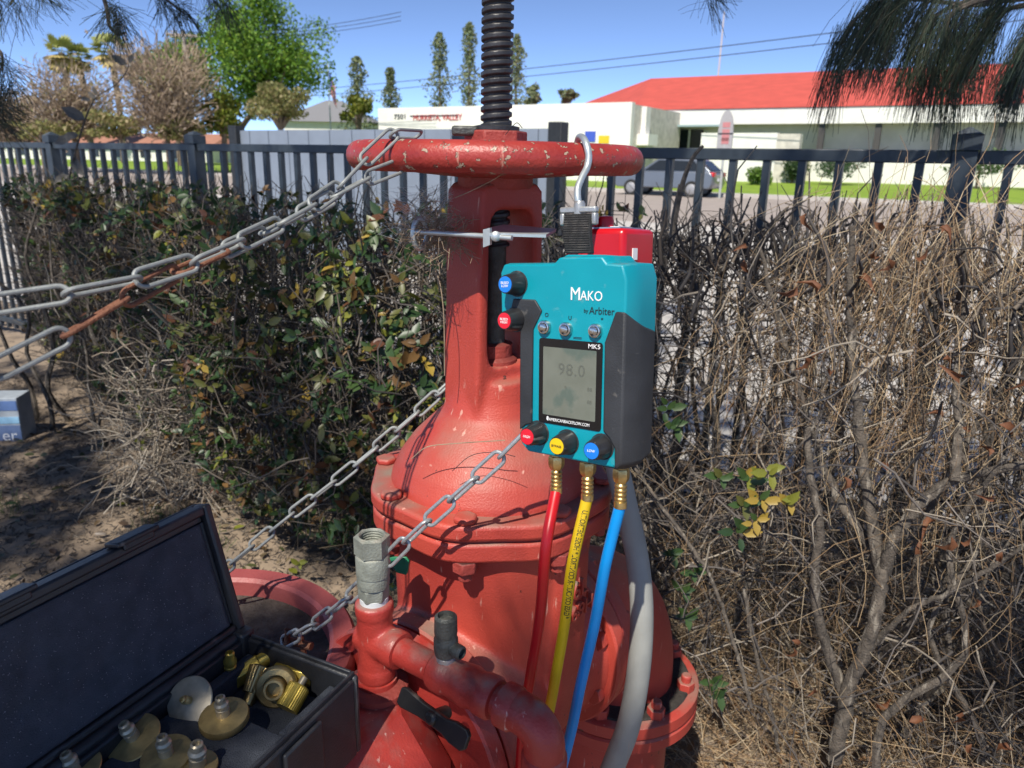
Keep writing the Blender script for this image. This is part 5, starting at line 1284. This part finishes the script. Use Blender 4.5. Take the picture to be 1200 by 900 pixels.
tag(np_mesh('dry_needles', V, Fc, m_needle, dead, np.repeat(NC[rng.integers(0, 5, n)] * (.55 + .5 * rng.random((n, 1))), per, 0)), kind='stuff')
hc = np.array([A(PW(x, y, 1.66) - db) for x, y in ((1040, 280), (1060, 330), (1000, 310), (1100, 300), (1150, 290), (1030, 380), (1080, 400), (1120, 450), (1010, 470), (1160, 380), (960, 400), (940, 330), (1060, 490), (900, 420), (1180, 480), (1090, 560), (880, 330), (990, 250), (1090, 250), (1170, 255))])
n = 1500; k_ = rng.integers(0, len(hc), n); p0 = hc[k_] + rng.normal(size=(n, 3)) * np.array([.06, .07, .06])
d = np.stack([rng.normal(size=n) * .6, rng.normal(size=n) * .4, rng.normal(size=n) * .4 - .7], 1)
V, Fc, per = tubes(wander(p0, d, .10 + .14 * rng.random(n), 5, .34, .16), .0004 + .0003 * rng.random(n))
tag(np_mesh('hanging_straw', V, Fc, m_needle, dead, np.repeat(NC[rng.integers(0, 5, n)] * (.8 + .5 * rng.random((n, 1))), per, 0)), kind='stuff')
# dead rust leaves, and a few live sprigs
dl = bpy.data.meshes.new('dead_leaf')
dv_ = [(x, y * .8 * (1 + .25 * math.sin(x * 7)), z_ * 4.5 + (.20 * math.sin(x * 4.2))) for x, y, z_ in LT]; dl.from_pydata(dv_, [], LF); dl.materials.append(m_dead); dl.polygons.foreach_set('use_smooth', [True] * 8)
for (x, y) in [(1025, 290), (1095, 268), (1040, 300), (1100, 275), (872, 300), (1025, 262), (934, 340), (952, 350), (1110, 420), (1130, 440), (968, 438), (940, 415), (960, 425), (1105, 490), (1125, 495), (1040, 555), (1160, 540), (1160, 580), (1110, 625), (1120, 632), (1165, 500), (925, 755), (930, 758), (960, 805), (1125, 840), (1190, 875), (1135, 870), (1100, 615), (1195, 432), (880, 290), (1072, 300), (950, 255), (1010, 330), (1140, 700), (1080, 650), (1175, 650), (1020, 820), (1060, 850), (850, 470), (990, 560)]:
    p = PW(x + random.uniform(-6, 6), y + random.uniform(-6, 6), random.uniform(1.36, 1.55)) - db
    if p.z < .04: p.z = .05
    put_leaf(dead, dl, p, (random.gauss(0, 1), random.gauss(0, 1), random.gauss(-.5, 1)), (random.gauss(0, 1), -1, random.gauss(.5, 1)), random.uniform(.024, .042), 'dead_leaf')
def sprig(parent, pb, px, py, ww, cols, n_=7, size=.045):
    c = PW(px, py, ww) - pb
    for k in range(n_):
        a = k * 2.4; dr = Vector((math.cos(a), -.35, math.sin(a) * .9 + .3)); put_leaf(parent, lmesh[random.choice(cols)], c + Vector((random.gauss(0, .005), random.gauss(0, .005), random.gauss(0, .005))), dr, (0, -1, .4), size * random.uniform(.7, 1.15))
for (x, y, c) in ((875, 560, [3, 5, 1]), (900, 555, [5, 3]), (890, 585, [5, 5, 1]), (925, 588, [5, 3]), (870, 590, [1, 0, 2]), (885, 610, [1, 1, 5]), (845, 560, [1, 2]), (865, 625, [1, 5, 0])): sprig(dead, db, x, y, 1.36, c, 5, .034)
for (x, y) in ((790, 650), (800, 690), (815, 670), (806, 722), (840, 815), (835, 800), (780, 480), (790, 500)): sprig(dead, db, x, y, 1.5, [0, 1, 1], 5, .035)
for (x, y, c) in ((395, 315, [5, 3]), (405, 335, [5, 5]), (440, 345, [5, 3]), (425, 365, [3, 5, 1]), (400, 370, [3, 1]), (455, 395, [3, 3]), (470, 330, [2, 4]), (330, 310, [4, 5, 1]), (160, 480, [3]), (175, 505, [3, 3]), (165, 520, [3, 1]), (440, 590, [1, 1, 4]), (425, 600, [1, 2]), (455, 690, [3, 1]), (350, 660, [3])): sprig(hedge, hb, x, y, 1.5 if x > 250 else 1.75, c, 4, .036)
# pale sunlit dry twigs low on the left hedge
n = 620; pb_ = A(PW(190, 520, 1.62) - hb)
p0 = pb_ + np.stack([rng.normal(size=n) * .13, rng.normal(size=n) * .05, rng.normal(size=n) * .17], 1); d = np.stack([rng.normal(size=n) * .8, rng.normal(size=n) * .3 - .2, rng.normal(size=n) * .8 + .2], 1)
V, Fc, per = tubes(wander(p0, d, .08 + .16 * rng.random(n), 5, .6), .0012 + .0018 * rng.random(n))
tag(np_mesh('pale_twigs', V, Fc, m_twig, hedge, np.repeat(np.array([(.34, .29, .23), (.26, .21, .16), (.42, .37, .30)])[rng.integers(0, 3, n)], per, 0)), kind='stuff')

# ---------------- litter
def litter(name, n, s0, s1, w0, w1, cols, lo, hi, r_, lift=.03, flat=.15, cat=None, label=None):
    s = rng.uniform(s0, s1, n); w = rng.uniform(w0, w1, n)
    z = np.array([gz(q) for q in w]) + .036 + .018 * np.sin(s * 2.3 + w) + .012 * np.sin(w * 5 - s * 3.1) + lift * rng.random(n) ** 2
    d = np.stack([rng.normal(size=n), rng.normal(size=n), rng.normal(size=n) * flat], 1)
    V, Fc, per = tubes(wander(SP(s, w, z), d, lo + (hi - lo) * rng.random(n), 4, .35), r_ * (.6 + .8 * rng.random(n)))
    o = np_mesh(name, V, Fc, m_needle, None, np.repeat(np.array(cols)[rng.integers(0, len(cols), n)] * (.7 + .5 * rng.random((n, 1))), per, 0))
    return tag(o, label, cat, kind='stuff')
litter('needle_litter', 18000, -1.0, 1.0, .9, 2.6, NC, .06, .17, .0008, .07, .25, 'litter', 'tan mat of fallen pine needles under the dead hedge')
litter('bark_mulch', 26000, -5.2, -1.0, .6, 2.6, [(.08, .068, .058), (.13, .108, .088), (.20, .165, .13), (.055, .048, .044)], .006, .03, .0018, .015, .25, 'mulch', 'dark bark mulch and twigs on the soil before the leafy hedge')
gl_ = empty('fallen_leaves', (0, 0, 0), 0, 'scattered fallen leaves on the bare soil', 'leaves')
for (x, y, c) in ((272, 620, 3), (348, 672, 3), (350, 700, 3), (20, 590, 1), (60, 575, 2), (150, 590, 3), (240, 635, 4), (300, 640, 4), (330, 720, 2), (90, 610, 4)):
    p = PZ(x, y, .055); put_leaf(gl_, lmesh[c], p, (random.gauss(0, 1), random.gauss(0, 1), .1), (0, -.2, 1), .05)
for nm, lab, nn, a0_, a1_, b0_, b1_, cols_ in (('leaf_litter', 'small dry leaves strewn on the shaded soil left of the valve', 900, -4.6, -1.2, .4, 2.0, [(.16, .11, .06), (.10, .065, .04), (.22, .17, .10), (.09, .10, .04)]), ('leaf_litter', 'brown curled leaves strewn over the needle mat by the dead hedge', 500, -.9, .8, .8, 1.9, [(.24, .13, .06), (.32, .19, .09), (.17, .085, .045)])):
    s = rng.uniform(a0_, a1_, nn); w = rng.uniform(b0_, b1_, nn); z = .045 + .018 * np.sin(s * 2.3 + w) + .012 * np.sin(w * 5 - s * 3.1) + (.04 * rng.random(nn) if a0_ > -1 else .012 * rng.random(nn))
    dd_ = rng.normal(size=(nn, 3)) * np.array([1, 1, .25]); uu_ = rng.normal(size=(nn, 3)) * .35 + np.array([0, 0, 1.])
    V, Fc = leaves(SP(s, w, z), dd_, uu_, .018 + .032 * rng.random(nn))
    tag(np_mesh(nm, V, Fc, m_leaf, None, np.repeat(np.array(cols_)[rng.integers(0, len(cols_), nn)], 8, 0)), lab, 'litter', kind='stuff')
# grass sprigs on the soil
n = 260; s = rng.uniform(-3.4, -2.6, n); w = rng.uniform(.9, 1.6, n); cen = rng.integers(0, 5, n); s = np.array([-3.2, -2.6, -2.3, -3.5, -1.6])[cen] + rng.normal(size=n) * .05; w = np.array([1.2, 1.5, 1.45, 1.0, 1.35])[cen] + rng.normal(size=n) * .05
V, Fc, per = tubes(wander(SP(s, w, np.full(n, .02)), np.stack([rng.normal(size=n) * .4, rng.normal(size=n) * .4, np.ones(n)], 1), .05 + .07 * rng.random(n), 4, .3), np.full(n, .0012))
tag(np_mesh('grass_tufts', V, Fc, m_needle, None, np.tile(np.array([[.09, .13, .04]]), (len(V), 1))), 'small tufts of weedy grass on the soil', 'grass', kind='stuff')
# loose straws lying on the valve
def straw(label, pts, r=.0006, mat=None):
    tag(MB().tube(smooth_path(pts, 18), r, 5).build('pine_straw', mat or m_straw0), label, 'straw')
straw('long pine straw lying across the red bonnet', [P(482, 538, .785), P(500, 524, .775), P(530, 520, .77), P(575, 517, .76), P(592, 516, .76)])
straw('curled dark straw on the bonnet under the chain', [P(530, 552, .77), P(552, 534, .765), P(580, 530, .755), P(604, 535, .75)], .0004, m_dark)
straw('pine straw hanging from the yoke side', [P(505, 290, .86), P(507, 310, .85), P(515, 330, .84), P(520, 370, .83), P(521, 440, .83)])
straw('pine straw slanting over the yoke top', [P(533, 232, .80), P(560, 220, .795), P(590, 203, .785), P(612, 180, .74)], .0005)
straw('fine straw arching off the stem nut', [P(592, 158, .85), P(600, 149, .85), P(606, 144, .85), P(612, 150, .84)], .0004, m_dark)

# slender leafy twig standing at the fence
tw = empty('young_twig', PW(75, 215, 2.3), 0, 'slender lone twig with a few grey leaves rising above the fence', 'plant'); TB = tw.location
tp = smooth_path([PW(x, y, 2.3) - TB for x, y in ((75, 235), (88, 180), (100, 140), (112, 115), (135, 100), (148, 84), (151, 74))], 24)
MB().tube(tp, list(np.linspace(.006, .002, len(tp))), 6).build('stem', m_bark, tw)
gm_ = M('grey_leaf', (.11, .10, .085), .6); gme = bpy.data.meshes.new('leaf'); gme.from_pydata([tuple(v) for v in LT], [], LF); gme.materials.append(gm_)
for (x, y, dx, dz, sz) in ((100, 140, -1, .55, .13), (85, 160, -.9, -.35, .11), (92, 158, -1, -.15, .09), (148, 76, -.7, .5, .08), (151, 74, .5, .6, .06), (84, 185, .6, -.9, .12), (80, 205, -.9, -.5, .1), (112, 116, -.6, .7, .05), (114, 112, -.3, .9, .05), (106, 118, -.9, .3, .05)):
    put_leaf(tw, gme, PW(x, y, 2.3) - TB, (dx, -.2, dz), (0, -1, .3), sz)
# stray twig arching in behind the gauge
tag(MB().tube(smooth_path([PW(785, 300, 1.9), PW(790, 262, 1.9), PW(800, 215, 1.9), PW(812, 185, 1.9), PW(824, 171, 1.9)], 20), list(np.linspace(.009, .004, 21)), 7).build('arching_stem', m_bark), 'single grey stem arching over the fence rail beside the handwheel', 'plant')

# ================================================================== PINE OVERHEAD
pine = empty('pine_tree', (-3.6, -4.0, 0), 0, 'overhanging pine with open dark green needle tufts above the fence end', 'tree'); PBn = A(pine.location)
PV = pine.location
MB().tube(smooth_path([Vector((0, 0, -.1)), Vector((.05, .1, 2.5)), Vector((-.1, .2, 5)), Vector((0, .1, 8))], 16), list(np.linspace(.22, .09, 17)), 14).build('trunk', m_bark, pine)
def tuft_needles(c, ax_, n, L_, spread, sag, r_):
    c = np.repeat(c, n, 0); a = np.repeat(ax_, n, 0); N_ = len(c)
    d = a + rng.normal(size=(N_, 3)) * spread
    return wander(c + rng.normal(size=(N_, 3)) * .012, d, L_ * (.75 + .5 * rng.random(N_)), 4, .10, sag)
PC = np.array([(.018, .038, .022), (.028, .052, .03), (.04, .062, .032), (.014, .026, .018), (.06, .055, .03)])
pine2 = empty('pine_tree', (5.2, 1.6, 0), 0, 'drooping pine bough hanging before the red roof', 'tree')
MB().tube(smooth_path([Vector((0, 0, -.1)), Vector((.05, .1, 2.5)), Vector((-.1, .1, 7))], 14), list(np.linspace(.20, .08, 15)), 14).build('trunk', m_bark, pine2)
def limb_to(tree, pts, r0, r1): MB().tube([q - tree.location for q in smooth_path([Vector(q) for q in pts], 24)], list(np.linspace(r0, r1, 25 if 24 % (len(pts) - 1) == 0 else len(smooth_path([Vector(q) for q in pts], 24)))), 8).build('limb', m_bark, tree)
limb_to(pine2, [(5.2, 1.6, 3.0), (3.6, 1.9, 2.9), (2.4, 2.0, 2.45), P(1290, -50, 2.05)], .06, .012)
limb_to(pine2, [(2.4, 2.0, 2.45), (1.95, 2.15, 2.2), P(1290, -20, 2.15)], .02, .01)
limb_to(pine2, [(2.4, 2.0, 2.45), (2.0, 1.9, 2.2), P(1308, -10, 1.98)], .02, .01)
limb_to(pine, [(-3.6, -3.9, 4.4), (-3.6, -1.0, 4.0), (-3.2, 1.6, 3.3), P(-60, -60, 2.55)], .05, .012)
limb_to(pine, [(-3.2, 1.6, 3.3), (-2.6, 2.2, 3.0), P(90, -62, 2.55)], .025, .01)
limb_to(pine, [(-3.2, 1.6, 3.3), (-2.9, 2.1, 2.5), P(-60, 70, 2.3)], .02, .008)
limb_to(pine, [(-3.6, -1.0, 4.0), (-1.6, 1.2, 3.7), P(180, -72, 2.6)], .03, .01)
limb_to(pine, [(-1.6, 1.2, 3.7), (.2, 2.0, 3.3), P(800, -62, 2.6)], .02, .008)
def bough(paths, ntuft, nneed, L_, spread, sag, r_, down=.0, name='needles', tree=None):
    tree = tree or pine; PV = tree.location; PBn = A(PV)
    cs, ds = [], []
    for path in paths:
        p = smooth_path([Vector(q) for q in path], 20)
        MB().tube([q - PV for q in p], list(np.linspace(.009, .003, len(p))), 6).build('branch', m_bark, tree)
        for k in range(ntuft):
            i = min(len(p) - 2, int((.25 + .75 * random.random() ** .8) * (len(p) - 1))); cs.append(A(p[i]) + rng.normal(size=3) * .02); t = A((p[i + 1] - p[max(0, i - 2)]).normalized()); ds.append(t * .6 + np.array([0, 0, -down]))
    pl = tuft_needles(np.array(cs), np.array(ds), nneed, L_, spread, sag, r_) - PBn
    V, Fc, per = tubes(pl, r_ * (.8 + .4 * rng.random(len(pl))))
    cc = PC[rng.integers(0, 5, len(pl))] * (.8 + .5 * rng.random((len(pl), 1)))
    tag(np_mesh(name, V, Fc, m_needle, tree, np.repeat(cc, per, 0)), kind='stuff')
Q = P
# right: hanging curtains
bough([[Q(1290, -60, 2.0), Q(1150, -25, 2.1), Q(1060, -10, 2.1), Q(1005, 20, 2.1), Q(985, 52, 2.1)],
       [Q(1290, -40, 2.2), Q(1200, -15, 2.2), Q(1110, 10, 2.15), Q(1090, 40, 2.15), Q(1085, 80, 2.15)],
       [Q(1290, -30, 2.0), Q(1150, 0, 2.1), Q(1110, 25, 2.1), Q(1125, 60, 2.1), Q(1130, 88, 2.1)],
       [Q(1290, -10, 2.2), Q(1180, 0, 2.2), Q(1140, 6, 2.2), Q(1060, 0, 2.2), Q(1030, 25, 2.2)],
       [Q(1310, 0, 2.1), Q(1230, 20, 2.1), Q(1200, 50, 2.1), Q(1192, 88, 2.1)],
       [Q(1300, -60, 1.9), Q(1200, -40, 1.9), Q(1100, -30, 1.9), Q(1040, -15, 1.95), Q(1010, -2, 2.0)],
       [Q(1310, -20, 1.9), Q(1235, 0, 1.9), Q(1180, 12, 1.95), Q(1165, 40, 2.0)]], 8, 50, .19, .22, .34, .00055, .75, tree=pine2)
# top left: open tufts
bough([[Q(-60, -60, 2.6), Q(0, -20, 2.6), Q(15, -4, 2.6), Q(12, 6, 2.6)],
       [Q(-60, -50, 2.5), Q(10, -30, 2.5), Q(45, -24, 2.5), Q(62, -14, 2.5)],
       [Q(90, -60, 2.5), Q(115, -20, 2.5), Q(125, 10, 2.5), Q(128, 30, 2.5), Q(138, 40, 2.5), Q(147, 38, 2.5)],
       [Q(60, -60, 2.6), Q(130, -30, 2.6), Q(170, -14, 2.6), Q(190, -4, 2.6), Q(216, 16, 2.6)],
       [Q(180, -70, 2.6), Q(220, -40, 2.6), Q(246, -14, 2.6), Q(252, -2, 2.6)],
       [Q(-60, 30, 2.3), Q(-25, 55, 2.3), Q(0, 60, 2.3), Q(3, 84, 2.3)],
       [Q(-60, 100, 2.3), Q(-25, 118, 2.3), Q(-6, 128, 2.3), Q(2, 130, 2.3)]], 4, 42, .095, .55, .10, .0007, .2)
bough([[Q(800, -60, 2.6), Q(830, -25, 2.6), Q(850, -8, 2.6)]], 3, 30, .10, .5, .10, .0006, .3)
# crown out of view, its tufts and gaps set to shape the dappled shade
sunv = A(SUN)
clear = [(A(P(600, y, .80)), .42) for y in (330, 430, 530, 620, 700)] + [(A(P(690, 400, .68)), .36), (A(P(760, 700, .95)), .32), (A(P(480, 620, .85)), .34), (A(P(430, 690, .75)), .22), (A(P(650, 180, .72)), .22), (A(P(540, 690, .8)), .3),
         (A(PW(410, 345, 1.45)), .30), (A(PW(190, 500, 1.62)), .27), (A(PZ(300, 625, .03)), .30), (A(PZ(75, 492, .03)), .22), (A(PZ(330, 700, .03)), .22), (A(PW(950, 710, 1.45)), .26), (A(PZ(960, 850, .03)), .30), (A(PW(1040, 330, 1.5)), .32), (A(PW(1140, 290, 1.5)), .26), (A(PW(1090, 450, 1.5)), .22), (A(PW(1130, 830, 1.2)), .30), (A(PW(1040, 540, 1.45)), .18), (A(PW(460, 460, 1.5)), .2), (A(PW(900, 560, 1.4)), .22)]  # spots kept sunny by leaving gaps in the unseen crown
cs, ds = [], []
tries = 0
while len(cs) < 620 and tries < 9000:
    tries += 1
    tgt = A(S(random.uniform(-5.4, 1.2), random.uniform(.2, 4.4), random.uniform(.05, 1.3)))
    zc3 = random.uniform(3.4, 5.2); t = (zc3 - tgt[2]) / -sunv[2]; c = tgt - sunv * t
    ok = True
    for q, rr_ in clear:
        v = q - c; dd = np.linalg.norm(v - sunv * (v @ sunv))
        if dd < rr_: ok = False; break
    if ok: cs.append(c); ds.append(np.array([random.gauss(0, .6), random.gauss(0, .6), random.gauss(-.1, .4)]))
for k in range(5):  # extra unseen tufts added to shade the lower bypass pipe
    tgt = A(P(random.uniform(560, 640), random.uniform(850, 900), .56)); zc3 = random.uniform(3.3, 4.2); c = tgt - sunv * ((zc3 - tgt[2]) / -sunv[2]); cs.append(c); ds.append(np.array([random.gauss(0, .6), random.gauss(0, .6), random.gauss(-.1, .4)]))
k = 0; tries = 0
while k < 130 and tries < 3000:
    tries += 1
    tgt = A(S(random.uniform(-4.8, -1.2), random.uniform(.2, 2.0), .03)); zc3 = random.uniform(3.4, 5.0); c = tgt - sunv * ((zc3 - tgt[2]) / -sunv[2])
    if all(np.linalg.norm((q - c) - sunv * ((q - c) @ sunv)) >= rr_ for q, rr_ in clear): cs.append(c); ds.append(np.array([random.gauss(0, .6), random.gauss(0, .6), random.gauss(-.1, .4)])); k += 1
for k in range(170):
    tgt = A(S(random.uniform(-3.2, 1.6), random.uniform(3.4, 7.5), .1)); zc3 = random.uniform(3.6, 5.2); cs.append(tgt - sunv * ((zc3 - tgt[2]) / -sunv[2])); ds.append(np.array([random.gauss(0, .6), random.gauss(0, .6), random.gauss(-.1, .4)]))
    if any(np.linalg.norm((q - cs[-1]) - sunv * ((q - cs[-1]) @ sunv)) < rr_ for q, rr_ in clear): cs.pop(); ds.pop()
# tufts added out of view to shade the open case
for k in range(9):
    tgt = A(CM @ Vector((X(random.uniform(.02, .30)), random.uniform(-.09, .01), random.uniform(.08, .24)))); zc3 = random.uniform(3.3, 4.4); c = tgt - sunv * ((zc3 - tgt[2]) / -sunv[2])
    cs.append(c); ds.append(np.array([random.gauss(0, .6), random.gauss(0, .6), random.gauss(-.1, .4)]))
pl = tuft_needles(np.array(cs), np.array(ds), 75, .17, .75, .06, .001) - PBn
V, Fc, per = tubes(pl, .0018 + .0012 * rng.random(len(pl)))
tag(np_mesh('shade_crown_needles', V, Fc, m_needle, pine, np.repeat(PC[rng.integers(0, 5, len(pl))], per, 0)), kind='stuff')
hub_ = Vector((0, .1, 4.6))
for c in cs[::10]:
    e = Vector(c) - PV; mid = hub_.lerp(e, .5) + Vector((0, 0, .35))
    bad = False
    for u in np.linspace(0, 1, 25):
        pt_ = A((hub_.lerp(mid, u * 2) if u < .5 else mid.lerp(e, u * 2 - 1)) + PV)
        if any(np.linalg.norm((q - pt_) - sunv * ((q - pt_) @ sunv)) < min(rr_, .2) for q, rr_ in clear): bad = True; break
    if bad: continue
    MB().tube(smooth_path([hub_, mid, e], 10), list(np.linspace(.02, .005, 11)), 6).build('branch', m_bark, pine)
